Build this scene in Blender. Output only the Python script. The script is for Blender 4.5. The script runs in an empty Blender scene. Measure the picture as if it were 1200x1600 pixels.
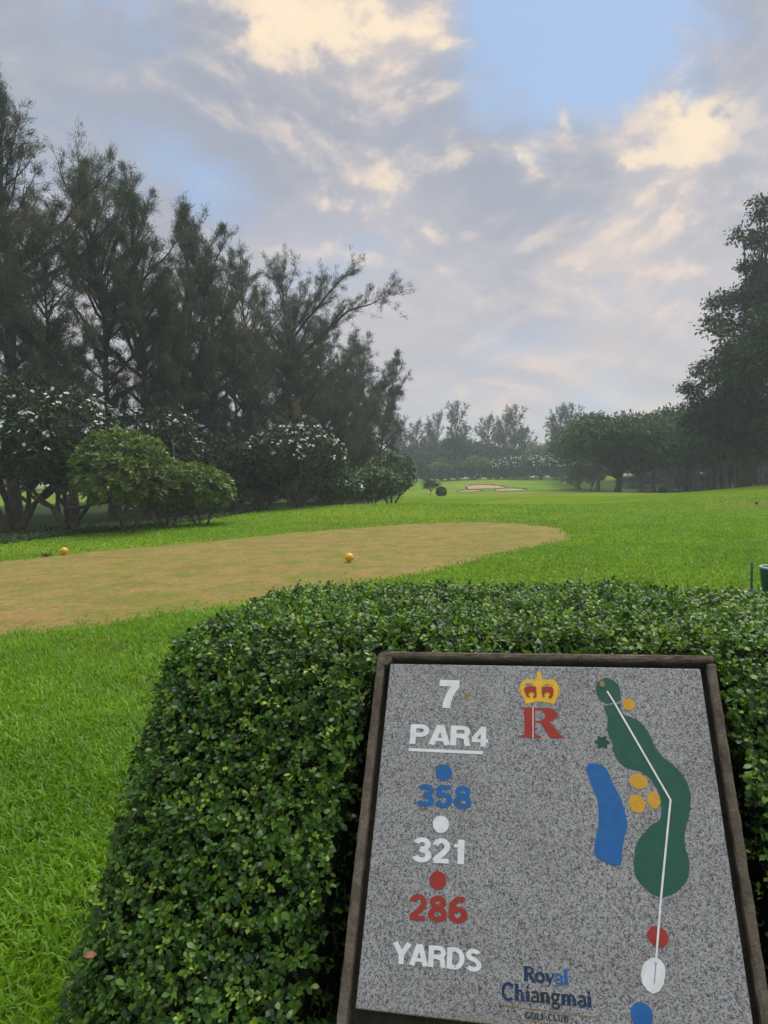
import bpy, bmesh, math
import numpy as np
from mathutils import Matrix, Vector

sc = bpy.context.scene
COL = sc.collection
RNG = np.random.default_rng(7)

# ------------------------------------------------------------------ camera
PITCH, ROLL, EYE = math.atan(52 / 1155), math.radians(1.0), 1.6
cam_d = bpy.data.cameras.new('camera'); cam = bpy.data.objects.new('camera', cam_d); COL.objects.link(cam)
cam_d.sensor_fit = 'VERTICAL'; cam_d.sensor_height = 36; cam_d.lens = 1155 / 1600 * 36
cam_d.clip_start = 0.05; cam_d.clip_end = 2000
_F = Vector((0, math.cos(PITCH), -math.sin(PITCH))); _U = Vector((0, math.sin(PITCH), math.cos(PITCH))); _R = Vector((1, 0, 0))
_Rr = _R * math.cos(ROLL) - _U * math.sin(ROLL); _Ur = _U * math.cos(ROLL) + _R * math.sin(ROLL)
_m = Matrix((_Rr, _Ur, -_F)).transposed().to_4x4(); _m.translation = (0, 0, EYE); cam.matrix_world = _m
sc.camera = cam

# ------------------------------------------------------------------ view / render settings
sc.view_settings.view_transform = 'Standard'; sc.view_settings.look = 'None'
EXPO = 1.45
sc.view_settings.exposure = EXPO; sc.view_settings.gamma = 1
sc.render.engine = 'CYCLES'
cy = sc.cycles
cy.use_denoising = True
try: cy.denoiser = 'OPENIMAGEDENOISE'
except Exception: pass
cy.max_bounces = 5; cy.diffuse_bounces = 2; cy.glossy_bounces = 2; cy.transmission_bounces = 4
cy.volume_bounces = 1; cy.transparent_max_bounces = 8; cy.caustics_reflective = False; cy.caustics_refractive = False
cy.use_light_tree = False

# ------------------------------------------------------------------ sky
SUN_EL, SUN_AZ = math.radians(64), math.radians(35)      # azimuth measured from +Y towards +X
W = bpy.data.worlds.new('World'); sc.world = W; W.use_nodes = True
wn = W.node_tree; wn.nodes.clear()
def wN(t, **k):
    n = wn.nodes.new(t)
    for a, v in k.items(): setattr(n, a, v)
    return n
def wset(s, v):
    if hasattr(v, 'links') or isinstance(v, bpy.types.NodeSocket): wn.links.new(v, s)
    else: s.default_value = v
def wm(op, a, b=0.0, c=0.0, clamp=False):
    n = wN('ShaderNodeMath', operation=op, use_clamp=clamp)
    for i, v in enumerate((a, b, c)): wset(n.inputs[i], v)
    return n.outputs[0]
def wv(op, a, b=(0, 0, 0), scale=None):
    n = wN('ShaderNodeVectorMath', operation=op); wset(n.inputs[0], a)
    if op != 'NORMALIZE' and op != 'SCALE': wset(n.inputs[1], b)
    if scale is not None: wset(n.inputs['Scale'], scale)
    return n.outputs['Value'] if op == 'DOT_PRODUCT' else n.outputs['Vector']
def wnoise(vec, scale, detail=6, rough=0.55, dist=0.0):
    n = wN('ShaderNodeTexNoise'); wset(n.inputs['Vector'], vec)
    n.inputs['Scale'].default_value = scale; n.inputs['Detail'].default_value = detail
    n.inputs['Roughness'].default_value = rough; n.inputs['Distortion'].default_value = dist
    return n
def wmix(f, a, b):
    n = wN('ShaderNodeMix', data_type='RGBA'); wset(n.inputs[0], f); wset(n.inputs[6], a); wset(n.inputs[7], b)
    return n.outputs[2]
def wss(x, lo, hi):
    n = wN('ShaderNodeMapRange', interpolation_type='SMOOTHSTEP'); wset(n.inputs[0], x)
    n.inputs[1].default_value = lo; n.inputs[2].default_value = hi; n.inputs[3].default_value = 0; n.inputs[4].default_value = 1
    return n.outputs[0]
tc = wN('ShaderNodeTexCoord'); DIR = tc.outputs['Generated']
nz = wnoise(DIR, 5.0, 5, 0.6)
nz2 = wnoise(DIR, 15.0, 6, 0.62)
DIRP = wv('NORMALIZE', wv('ADD', wv('ADD', DIR, wv('SCALE', wv('SUBTRACT', nz.outputs['Color'], (0.5, 0.5, 0.5)), scale=0.20)), wv('SCALE', wv('SUBTRACT', nz2.outputs['Color'], (0.5, 0.5, 0.5)), scale=0.075)))
sx = wN('ShaderNodeSeparateXYZ'); wn.links.new(DIR, sx.inputs[0]); DZ = sx.outputs['Z']
zc = wm('MAXIMUM', DZ, 0.0)
inv = wm('DIVIDE', 1.15, wm('ADD', zc, 0.34))
PL = wv('MULTIPLY', wv('SCALE', DIR, scale=inv), (1.0, 1.0, 0.6))
def blobs(lst):
    tot = None
    for az, el, sg, amp in lst:
        a, e, s = math.radians(az), math.radians(el), math.radians(sg)
        c = (math.sin(a) * math.cos(e), math.cos(a) * math.cos(e), math.sin(e))
        g = wm('MULTIPLY', wm('EXPONENT', wm('MULTIPLY', wm('SUBTRACT', wv('DOT_PRODUCT', DIRP, c), 1.0), 2 / s ** 2)), amp)
        tot = g if tot is None else wm('ADD', tot, g)
    return tot
cov_n = wnoise(PL, 1.5, 8, 0.52, 0.25)
det_n = wnoise(PL, 4.2, 10, 0.60, 0.5)
PD = wv('MULTIPLY', DIR, (1.0, 1.0, 1.7)); puff_a = wnoise(PD, 5.2, 11, 0.60, 0.25); puff_b = wnoise(wv('ADD', PD, (0.006, 0.0, 0.030)), 5.2, 11, 0.60, 0.25)
lit = wss(wm('SUBTRACT', puff_a.outputs[0], puff_b.outputs[0]), -0.095, 0.12)
shd_n = wnoise(wv('ADD', PL, (3.1, 1.7, 0.4)), 1.15, 6, 0.5, 0.3)
cover = wm('ADD', wm('ADD', wm('MULTIPLY', cov_n.outputs[0], 0.62), wm('MULTIPLY', puff_a.outputs[0], 0.48)),
           blobs([(15.5, 28, 5.5, -0.36), (20, 31, 5, -0.20), (9.5, 32, 3.5, -0.16), (-18, 31, 3.0, -0.24), (-14, 21.7, 4.0, -0.09), (-4.0, 28, 8, 0.16), (22, 21, 7, 0.16), (8, 19, 6, 0.1), (1, 11, 9, 0.08)]))
covf = wss(cover, 0.34, 0.60)
warm = wm('ADD', wm('ADD', wm('MULTIPLY', det_n.outputs[0], 0.45), wm('MULTIPLY', lit, 0.36)),
          blobs([(-6.0, 30.6, 3.8, 0.42), (-1.6, 31.8, 2.8, 0.36), (4.9, 29.6, 3.3, 0.34), (0.2, 20.4, 3.4, 0.26), (-4.2, 19.2, 2.6, 0.2), (5.5, 21.5, 2.6, 0.14), (22.4, 23.6, 2.6, 0.46), (21.0, 16.6, 3.2, 0.25),
                 (12.9, 20.7, 1.0, 0.36), (15.2, 22.3, 0.9, 0.3), (18.5, 20, 0.9, 0.28), (15, 12.6, 2.0, 0.15), (21, 12.8, 2.0, 0.16), (17, 10.2, 1.4, 0.17), (11, 7.0, 2.2, 0.10), (-13.3, 22.0, 1.1, 0.22)]))
warmf = wss(warm, 0.50, 0.92)
shade = wss(wm('ADD', shd_n.outputs[0], blobs([(10.5, 23.0, 4.5, 0.22), (-10, 24.5, 6.5, 0.16), (-3, 24.5, 5.0, 0.10), (11, 16.5, 5, 0.12), (27, 29, 4, 0.15), (-24, 27, 6, 0.05)])), 0.38, 0.74)
sky = wN('ShaderNodeTexSky', sky_type='NISHITA')
sky.sun_disc = False; sky.sun_elevation = SUN_EL; sky.sun_rotation = SUN_AZ; sky.air_density = 1.0; sky.dust_density = 1.0; sky.ozone_density = 1.5
K = 10.0 / 2 ** EXPO                                       # cloud radiances below are what the camera sees at exposure 0
def cc(r, g, b): return (r * K, g * K, b * K, 1)
blue = wmix(0.8, sky.outputs[0], cc(0.31, 0.44, 0.64))
light_cloud = wmix(wss(DZ, 0.04, 0.42), cc(0.66, 0.61, 0.615), cc(0.56, 0.55, 0.60))
dark_cloud = wmix(wss(DZ, 0.04, 0.42), cc(0.53, 0.515, 0.56), cc(0.38, 0.41, 0.49))
cloud = wmix(wm('MULTIPLY', wm('ADD', wm('MULTIPLY', shade, 0.75), wm('MULTIPLY', wm('SUBTRACT', 1.0, lit), 0.55)), 0.85, clamp=True), light_cloud, dark_cloud)
soft = wss(wm('ADD', wm('ADD', wm('MULTIPLY', det_n.outputs[0], 0.30), wm('MULTIPLY', lit, 0.24)), blobs([(-5.5, 30.5, 6.5, 0.40), (4.5, 29.8, 4.5, 0.32), (0.5, 20.3, 4.5, 0.27), (22.0, 23.0, 4.0, 0.34), (21.0, 16.5, 4.5, 0.26), (13.5, 21.2, 2.2, 0.26), (16, 11.5, 6.0, 0.22), (12, 6.0, 8.0, 0.16), (-13.5, 21.5, 2.0, 0.14)])), 0.30, 0.95)
cloud = wmix(soft, cloud, wmix(wss(DZ, 0.10, 0.42), cc(0.78, 0.65, 0.61), cc(0.88, 0.73, 0.62)))
cloud = wmix(wm('MULTIPLY', warmf, 0.85), cloud, wmix(wss(DZ, 0.12, 0.42), cc(0.88, 0.72, 0.62), cc(1.05, 0.86, 0.62)))
allsky = wmix(covf, blue, cloud)
bg = wN('ShaderNodeBackground'); bg.inputs['Strength'].default_value = 0.1
wn.links.new(allsky, bg.inputs['Color'])
wo = wN('ShaderNodeOutputWorld'); wn.links.new(bg.outputs[0], wo.inputs['Surface'])

# ------------------------------------------------------------------ sun (soft, through cloud)
sd = bpy.data.lights.new('sun', 'SUN'); so = bpy.data.objects.new('sun', sd); COL.objects.link(so)
sd.energy = 1.5; sd.angle = math.radians(50); sd.color = (1.0, 0.95, 0.86)
_l = Vector((math.sin(SUN_AZ) * math.cos(SUN_EL), math.cos(SUN_AZ) * math.cos(SUN_EL), math.sin(SUN_EL)))
so.rotation_euler = _l.to_track_quat('Z', 'Y').to_euler(); so.location = (20, 10, 60)

# ------------------------------------------------------------------ helpers
def tag(o, label=None, cat=None, group=None, kind=None):
    if label: o['label'] = label
    if cat: o['category'] = cat
    if group: o['group'] = group
    if kind: o['kind'] = kind
    return o
def empty(name, loc=(0, 0, 0)):
    o = bpy.data.objects.new(name, None); COL.objects.link(o); o.location = loc; o.empty_display_size = 0.2
    return o
def tri_mesh(name, V, T, mat, rnd=None, smooth=False):
    V = np.asarray(V, np.float32).reshape(-1, 3); T = np.asarray(T, np.int32).reshape(-1, 3)
    me = bpy.data.meshes.new(name)
    me.vertices.add(len(V)); me.vertices.foreach_set('co', V.ravel())
    me.loops.add(T.size); me.loops.foreach_set('vertex_index', T.ravel())
    me.polygons.add(len(T)); me.polygons.foreach_set('loop_start', np.arange(0, T.size, 3, dtype=np.int32))
    if smooth: me.polygons.foreach_set('use_smooth', np.ones(len(T), bool))
    if rnd is not None:
        at = me.attributes.new('rnd', 'FLOAT', 'POINT'); at.data.foreach_set('value', np.asarray(rnd, np.float32))
    me.update(calc_edges=True); me.validate()
    if mat: me.materials.append(mat)
    return me
def obj(name, me, parent=None, loc=None, rotz=0):
    o = bpy.data.objects.new(name, me); COL.objects.link(o)
    if parent is not None: o.parent = parent
    if loc is not None: o.location = loc
    if rotz: o.rotation_euler = (0, 0, rotz)
    return o
class Buf:
    def __init__(s): s.V = []; s.T = []; s.R = []; s.n = 0
    def add(s, V, T, r=0.5):
        V = np.asarray(V, float).reshape(-1, 3); T = np.asarray(T, int).reshape(-1, 3)
        s.V.append(V); s.T.append(T + s.n); s.n += len(V)
        s.R.append(np.full(len(V), r) if np.isscalar(r) else np.asarray(r, float))
    def mesh(s, name, mat, smooth=False):
        return tri_mesh(name, np.concatenate(s.V), np.concatenate(s.T), mat, np.concatenate(s.R), smooth)
def unit(v):
    v = np.asarray(v, float); return v / np.maximum(np.linalg.norm(v, axis=-1, keepdims=True), 1e-9)
def tube(pts, rad, n=6, cap=True):
    pts = np.asarray(pts, float); rad = np.broadcast_to(np.asarray(rad, float), (len(pts),))
    tg = unit(np.gradient(pts, axis=0)); ref = np.array([0.31, 0.95, 0.05]) if abs(tg[0][1]) < 0.8 else np.array([1.0, 0.1, 0.05])
    a = unit(np.cross(tg, ref)); b = np.cross(tg, a)
    th = np.linspace(0, 2 * math.pi, n, endpoint=False)
    V = pts[:, None] + rad[:, None, None] * (np.cos(th)[None, :, None] * a[:, None] + np.sin(th)[None, :, None] * b[:, None])
    m = len(pts); i = np.arange(m - 1)[:, None] * n; j = np.arange(n)[None, :]; j2 = (j + 1) % n
    T = np.stack([np.stack([i + j, i + j2, i + n + j2], -1), np.stack([i + j, i + n + j2, i + n + j], -1)], 2).reshape(-1, 3)
    V = V.reshape(-1, 3)
    if cap:
        V = np.vstack([V, pts[-1:]]); k = len(V) - 1; o = (m - 1) * n
        T = np.vstack([T, np.stack([o + np.arange(n), o + (np.arange(n) + 1) % n, np.full(n, k)], -1)])
    return V, T
def leaf_geo(p, d, nr, L, Wd, fold=0.15, prof=((0.35, 0.38), (0.70, 0.5)), droop=0.0):
    """obovate leaves: 6 vertices, 4 triangles each"""
    p, d, nr = (np.asarray(x, float) for x in (p, d, nr)); d = unit(d)
    s = unit(np.cross(d, nr)); nn = np.cross(s, d); L = np.asarray(L)[:, None]; Wd = np.asarray(Wd)[:, None]
    (a, wa), (b, wb) = prof; dr = np.array([0, 0, -1.0])
    P = [p, p + d * L * a - s * Wd * wa + nn * Wd * fold, p + d * L * a + s * Wd * wa + nn * Wd * fold,
         p + d * L * b - s * Wd * wb + nn * Wd * fold * 0.8 + dr * L * droop * 0.4, p + d * L * b + s * Wd * wb + nn * Wd * fold * 0.8 + dr * L * droop * 0.4, p + d * L + dr * L * droop]
    V = np.stack(P, 1).reshape(-1, 3); k = np.arange(len(p))[:, None, None] * 6
    T = (k + np.array([[0, 2, 1], [1, 2, 4], [1, 4, 3], [3, 4, 5]])[None]).reshape(-1, 3)
    return V, T
def rhomb_geo(p, d, nr, L, Wd, fold=0.12):
    p = np.asarray(p, float); d = unit(d); s = unit(np.cross(d, nr)); nn = np.cross(s, d); L = np.asarray(L)[:, None]; Wd = np.asarray(Wd)[:, None]
    V = np.stack([p, p + d * L * .55 - s * Wd * .5 + nn * Wd * fold, p + d * L, p + d * L * .55 + s * Wd * .5 + nn * Wd * fold], 1).reshape(-1, 3)
    k = np.arange(len(p))[:, None, None] * 4
    T = (k + np.array([[0, 3, 2], [0, 2, 1]])[None]).reshape(-1, 3)
    return V, T
def needle_geo(p, d, L, Wd, rng):
    p = np.asarray(p, float); d = unit(d); s = unit(np.cross(d, rng.normal(size=d.shape))); L = np.asarray(L)[:, None]; Wd = np.asarray(Wd)[:, None]
    V = np.stack([p - s * Wd * .5, p + s * Wd * .5, p + d * L], 1).reshape(-1, 3)
    return V, np.arange(len(V)).reshape(-1, 3)
def rdir(rng, n): return unit(rng.normal(size=(n, 3)))

# ------------------------------------------------------------------ materials
def mat_base(name):
    m = bpy.data.materials.new(name); m.use_nodes = True; nt = m.node_tree; nt.nodes.clear()
    return m, nt, nt.nodes.new('ShaderNodeOutputMaterial')
def ramp(nt, fac, stops):
    r = nt.nodes.new('ShaderNodeValToRGB'); el = r.color_ramp.elements
    while len(el) < len(stops): el.new(0.5)
    for e, (p, c) in zip(el, stops): e.position = p; e.color = (*c, 1)
    nt.links.new(fac, r.inputs[0]); return r.outputs[0]
def noise(nt, vec, scale, detail=5, rough=0.55, dist=0):
    n = nt.nodes.new('ShaderNodeTexNoise')
    if vec is not None: nt.links.new(vec, n.inputs['Vector'])
    n.inputs['Scale'].default_value = scale; n.inputs['Detail'].default_value = detail; n.inputs['Roughness'].default_value = rough; n.inputs['Distortion'].default_value = dist
    return n.outputs[0]
def mixc(nt, f, a, b, mode='MIX'):
    n = nt.nodes.new('ShaderNodeMix'); n.data_type = 'RGBA'; n.blend_type = mode
    for s, v in ((n.inputs[0], f), (n.inputs[6], a), (n.inputs[7], b)):
        if isinstance(v, bpy.types.NodeSocket): nt.links.new(v, s)
        else: s.default_value = v if not isinstance(v, tuple) or len(v) == 4 else (*v, 1)
    return n.outputs[2]
def mth(nt, op, a, b=0.0, clamp=False):
    n = nt.nodes.new('ShaderNodeMath'); n.operation = op; n.use_clamp = clamp
    for i, v in enumerate((a, b)):
        if isinstance(v, bpy.types.NodeSocket): nt.links.new(v, n.inputs[i])
        else: n.inputs[i].default_value = v
    return n.outputs[0]
def vscale(nt, vec, s):
    n = nt.nodes.new('ShaderNodeVectorMath'); n.operation = 'MULTIPLY'; nt.links.new(vec, n.inputs[0]); n.inputs[1].default_value = s
    return n.outputs[0]
def bsdf(nt, out, col, rough=0.6, spec=0.3, bump=None, bstr=0.3, bdist=0.01, transl=0.0, tcol=None):
    b = nt.nodes.new('ShaderNodeBsdfPrincipled')
    if isinstance(col, bpy.types.NodeSocket): nt.links.new(col, b.inputs['Base Color'])
    else: b.inputs['Base Color'].default_value = (*col, 1)
    if isinstance(rough, bpy.types.NodeSocket): nt.links.new(rough, b.inputs['Roughness'])
    else: b.inputs['Roughness'].default_value = rough
    b.inputs['Specular IOR Level'].default_value = spec
    if bump is not None:
        u = nt.nodes.new('ShaderNodeBump'); u.inputs['Strength'].default_value = bstr; u.inputs['Distance'].default_value = bdist
        nt.links.new(bump, u.inputs['Height']); nt.links.new(u.outputs[0], b.inputs['Normal'])
    sh = b.outputs[0]
    if transl > 0:
        t = nt.nodes.new('ShaderNodeBsdfTranslucent'); nt.links.new(tcol if tcol is not None else col, t.inputs['Color'])
        mx = nt.nodes.new('ShaderNodeMixShader'); mx.inputs[0].default_value = transl
        nt.links.new(sh, mx.inputs[1]); nt.links.new(t.outputs[0], mx.inputs[2]); sh = mx.outputs[0]
    nt.links.new(sh, out.inputs['Surface']); return b
def attr(nt, nm='rnd'):
    a = nt.nodes.new('ShaderNodeAttribute'); a.attribute_name = nm; return a.outputs['Fac']
def objco(nt): return nt.nodes.new('ShaderNodeTexCoord').outputs['Object']
def wpos(nt): return nt.nodes.new('ShaderNodeNewGeometry').outputs['Position']
def leaf_mat(name, stops, rough=0.45, spec=0.35, transl=0.25, tint=(1.5, 1.6, 0.6), big=None):
    m, nt, out = mat_base(name); c = ramp(nt, attr(nt), stops)
    if big:                                               # slow colour drift from tree to tree (species/age, not light)
        c = mixc(nt, mth(nt, 'MULTIPLY', noise(nt, wpos(nt), big[0], 3), big[2], True), c, big[1])
    t = mixc(nt, 1.0, c, (*tint, 1), 'MULTIPLY') if transl > 0 else None
    bsdf(nt, out, c, rough, spec, transl=transl, tcol=t); return m
def bark_mat(name, a, b, sc_=6.0):
    m, nt, out = mat_base(name); co = vscale(nt, objco(nt), (sc_, sc_, sc_ * .35)); n1 = noise(nt, co, 1.6, 6, .62, .6)
    bsdf(nt, out, ramp(nt, n1, [(0.3, a), (0.7, b)]), 0.85, 0.2, n1, 0.7, 0.03); return m
M = {}
M['needle'] = leaf_mat('casuarina needles', [(0, (.052, .070, .060)), (.45, (.074, .098, .074)), (.74, (.098, .120, .082)), (.90, (.140, .120, .090)), (1, (.17, .130, .096))], .7, .15, .25, (1.3, 1.35, .8))
M['needle2'] = leaf_mat('casuarina needles far', [(0, (.040, .055, .036)), (.6, (.065, .085, .05)), (1, (.10, .10, .06))], .7, .15, .25, (1.3, 1.35, .8))
M['plum_dark'] = leaf_mat('frangipani dark leaf', [(0, (.016, .034, .016)), (.6, (.030, .062, .026)), (.92, (.048, .092, .034)), (1, (.10, .12, .04))], .55, .22, .2)
M['plum_bright'] = leaf_mat('frangipani fresh leaf', [(0, (.050, .095, .018)), (.5, (.100, .175, .028)), (.85, (.17, .27, .04)), (.96, (.23, .26, .06)), (1, (.26, .17, .06))], .42, .4, .25)
M['plum_mid'] = leaf_mat('frangipani mid leaf', [(0, (.034, .068, .024)), (.6, (.064, .122, .038)), (1, (.115, .185, .055))], .45, .4, .2)
M['broad'] = leaf_mat('broad leaf', [(0, (.022, .046, .020)), (.5, (.046, .086, .034)), (.85, (.080, .135, .048)), (1, (.13, .15, .06))], .65, .15, .22)
M['broad_dark'] = leaf_mat('dark broad leaf', [(0, (.020, .034, .022)), (.6, (.038, .060, .034)), (.93, (.062, .090, .045)), (1, (.12, .075, .05))], .65, .15, .22)
M['broad_far'] = leaf_mat('far tree leaf', [(0, (.012, .024, .016)), (.6, (.024, .044, .026)), (1, (.045, .070, .036))], .7, .1, .15)
M['broad_light'] = leaf_mat('light broad leaf', [(0, (.06, .10, .03)), (.6, (.10, .17, .045)), (1, (.17, .26, .07))], .5, .35, .28)
M['hedge'] = leaf_mat('hedge leaf', [(0, (.020, .046, .018)), (.30, (.048, .116, .020)), (.60, (.092, .196, .024)), (.82, (.150, .285, .028)), (.94, (.22, .35, .030)), (1, (.32, .38, .05))], .42, .38, .22, (1.6, 1.7, .5))
M['withered'] = leaf_mat('withered leaf', [(0, (.07, .045, .022)), (.5, (.16, .10, .045)), (.8, (.28, .20, .07)), (1, (.34, .28, .08))], .7, .15, .15, (1, 1, 1))
M['flower'] = leaf_mat('white blossom', [(0, (.80, .80, .75)), (1, (.86, .86, .83))], .6, .2, .2, (1, 1, .95))
M['bark'] = bark_mat('casuarina bark', (.035, .030, .027), (.11, .088, .075))
M['bark_grey'] = bark_mat('frangipani bark', (.055, .046, .038), (.15, .125, .10), 9)
M['bark_brown'] = bark_mat('broadleaf bark', (.045, .034, .028), (.135, .10, .078), 4)
M['bark_pale'] = bark_mat('pale bark', (.11, .09, .075), (.24, .20, .17), 4)
M['twig'] = bark_mat('hedge twig', (.035, .024, .018), (.09, .065, .045), 40)

def ground_mat():
    m, nt, out = mat_base('lawn'); P = wpos(nt)
    n_big = noise(nt, vscale(nt, P, (.5, 1.4, 1)), 0.075, 5, .55, .5); n_mid = noise(nt, P, 0.45, 5, .6, .4); n_f = noise(nt, vscale(nt, P, (1, .45, 1)), 9.0, 6, .7); n_ff = noise(nt, P, 55.0, 4, .7)
    base = ramp(nt, n_mid, [(.25, (.082, .165, .006)), (.5, (.120, .218, .008)), (.75, (.160, .258, .012))])
    base = mixc(nt, mth(nt, 'MULTIPLY', mth(nt, 'SUBTRACT', n_big, .46, True), 5.0, True), base, (.215, .270, .030, 1))
    fine = ramp(nt, n_f, [(.25, (.55, .60, .5)), (.55, (1, 1, 1)), (.8, (1.35, 1.28, 1.2))])
    c = mixc(nt, 1.0, base, fine, 'MULTIPLY')
    c = mixc(nt, 0.55, c, ramp(nt, n_ff, [(.3, (.5, .55, .5)), (.7, (1.5, 1.45, 1.3))]), 'MULTIPLY')
    # dark litter and thin ground cover; tree shade is partly put into this colour
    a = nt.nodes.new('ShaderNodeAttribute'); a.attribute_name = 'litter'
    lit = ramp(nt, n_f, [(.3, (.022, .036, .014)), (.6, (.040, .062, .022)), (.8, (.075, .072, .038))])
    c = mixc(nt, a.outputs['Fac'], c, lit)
    a2 = nt.nodes.new('ShaderNodeAttribute'); a2.attribute_name = 'worn'
    c = mixc(nt, mth(nt, 'MULTIPLY', a2.outputs['Fac'], mth(nt, 'ADD', n_mid, .25), True), c, (.20, .165, .05, 1))
    hb = mth(nt, 'ADD', mth(nt, 'MULTIPLY', n_f, 1.0), mth(nt, 'MULTIPLY', n_ff, .5))
    bsdf(nt, out, c, .95, .02, hb, .8, .06); return m
M['lawn'] = ground_mat()
def tee_mat():
    m, nt, out = mat_base('worn tee turf'); P = wpos(nt)
    n1 = noise(nt, vscale(nt, P, (.8, 1.3, 1)), .55, 6, .62, .5); n2 = noise(nt, vscale(nt, P, (1, .7, 1)), 2.0, 7, .72, .5); n3 = noise(nt, P, 60, 4, .75); n4 = noise(nt, P, 14, 4, .7)
    c = ramp(nt, n1, [(.30, (.195, .175, .050)), (.43, (.245, .200, .064)), (.54, (.300, .212, .088)), (.66, (.215, .160, .058)), (.78, (.245, .205, .060))])
    c = mixc(nt, mth(nt, 'MULTIPLY', mth(nt, 'SUBTRACT', n2, .45, True), 5.0, True), c, (.150, .190, .026, 1))
    c = mixc(nt, .9, c, ramp(nt, n4, [(.28, (.66, .66, .62)), (.7, (1.28, 1.24, 1.2))]), 'MULTIPLY')
    c = mixc(nt, .8, c, ramp(nt, n3, [(.3, (.62, .62, .6)), (.7, (1.3, 1.28, 1.2))]), 'MULTIPLY')
    bsdf(nt, out, c, .9, .1, mth(nt, 'ADD', n3, mth(nt, 'MULTIPLY', n4, .6)), .7, .02); return m
M['tee'] = tee_mat()
M['blade'] = leaf_mat('grass blade', [(0, (.084, .185, .006)), (.4, (.132, .275, .008)), (.75, (.182, .345, .011)), (.93, (.27, .41, .028)), (1, (.38, .35, .09))], .5, .3, .35, (1.5, 1.5, .6))
def dry_mat():
    m, nt, out = mat_base('dry tee blade'); P = wpos(nt); c = ramp(nt, attr(nt), [(0, (.15, .125, .032)), (.4, (.245, .19, .064)), (.75, (.33, .25, .10)), (1, (.42, .33, .16))])
    n1 = noise(nt, vscale(nt, P, (.8, 1.3, 1)), .55, 6, .62, .5); c = mixc(nt, .8, c, ramp(nt, n1, [(.36, (.85, 1.0, .8)), (.52, (1.15, 1.02, 1.05)), (.64, (.80, .72, .75))]), 'MULTIPLY')
    n2 = noise(nt, vscale(nt, P, (1, .7, 1)), 2.0, 7, .72, .5)
    c = mixc(nt, mth(nt, 'MULTIPLY', mth(nt, 'SUBTRACT', n2, .46, True), 6.0, True), c, (.145, .205, .026, 1))
    bsdf(nt, out, c, .7, .15, transl=.3, tcol=c); return m
M['dryblade'] = dry_mat()
def simple(name, c, rough=.6, spec=.3, var=.25, scale=30, bump=0.0):
    m, nt, out = mat_base(name); n1 = noise(nt, objco(nt), scale, 5, .65)
    lo = tuple(x * (1 - var) for x in c); hi = tuple(min(1, x * (1 + var)) for x in c)
    bsdf(nt, out, ramp(nt, n1, [(.3, lo), (.7, hi)]), rough, spec, n1 if bump else None, bump, .004); return m
M['sand'] = simple('bunker sand', (.37, .245, .155), .9, .1, .15, 1.2)
M['path'] = simple('concrete path', (.27, .25, .225), .9, .1, .12, .8)
M['lip'] = simple('bunker lip turf', (.10, .095, .035), .9, .1, .4, 4)
M['yellow'] = simple('yellow paint', (.78, .46, .015), .38, .4, .12, 25)
M['yellow_line'] = simple('marker seam', (.30, .15, .01), .6, .3, .2, 25)
M['redball'] = simple('red paint dark', (.20, .03, .02), .5, .3, .2, 25)
M['bin'] = simple('green plastic', (.006, .075, .052), .35, .4, .2, 12)
M['rim'] = simple('pale worn rim', (.32, .46, .38), .4, .4, .2, 20)
M['cyan'] = simple('pale blue paint', (.14, .42, .55), .5, .3, .15, 12)
M['metal'] = simple('dark metal spike', (.06, .06, .06), .4, .5, .2, 25)
M['litter'] = simple('dead leaf', (.24, .085, .045), .6, .3, .35, 90)
M['cream'] = simple('cream stone', (.72, .62, .50), .7, .2, .15, 6)
# granite: crystals of light feldspar, mid grey quartz, dark mica
def granite():
    m, nt, out = mat_base('speckled granite'); co = objco(nt)
    def vor(scale):
        v = nt.nodes.new('ShaderNodeTexVoronoi'); v.inputs['Scale'].default_value = scale; v.inputs['Randomness'].default_value = 1
        d = nt.nodes.new('ShaderNodeTexNoise'); nt.links.new(co, d.inputs['Vector']); d.inputs['Scale'].default_value = scale * 1.3; d.inputs['Detail'].default_value = 3
        mx = nt.nodes.new('ShaderNodeVectorMath'); mx.operation = 'MULTIPLY_ADD'; nt.links.new(d.outputs['Color'], mx.inputs[0]); mx.inputs[1].default_value = (.6 / scale,) * 3; nt.links.new(co, mx.inputs[2])
        nt.links.new(mx.outputs[0], v.inputs['Vector']); s = nt.nodes.new('ShaderNodeSeparateColor'); nt.links.new(v.outputs['Color'], s.inputs[0]); return s
    v1 = vor(430); v2 = vor(260)
    g = mth(nt, 'ADD', mth(nt, 'MULTIPLY', v1.outputs[0], .62), mth(nt, 'MULTIPLY', v2.outputs[1], .38))
    c = ramp(nt, g, [(.10, (.055, .056, .064)), (.28, (.140, .140, .151)), (.46, (.245, .243, .250)), (.68, (.355, .350, .350)), (.9, (.41, .405, .40))])
    st = noise(nt, co, 5, 5, .6, .4)
    c = mixc(nt, .6, c, ramp(nt, st, [(.28, (.66, .64, .61)), (.5, (1, 1, 1)), (.72, (1.12, 1.12, 1.13))]), 'MULTIPLY')
    # weathering stain creeping up from the foot of the slab
    sp = nt.nodes.new('ShaderNodeSeparateXYZ'); nt.links.new(co, sp.inputs[0])
    ft = nt.nodes.new('ShaderNodeMapRange'); nt.links.new(mth(nt, 'ADD', sp.outputs['Y'], mth(nt, 'MULTIPLY', st, .03)), ft.inputs[0])
    ft.inputs[1].default_value = -.718; ft.inputs[2].default_value = -.735; ft.inputs[3].default_value = 0; ft.inputs[4].default_value = .55
    c = mixc(nt, ft.outputs[0], c, (.22, .18, .13, 1))
    bsdf(nt, out, c, .5, .4, v1.outputs[2], .06, .001); return m
M['granite'] = granite()
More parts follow.
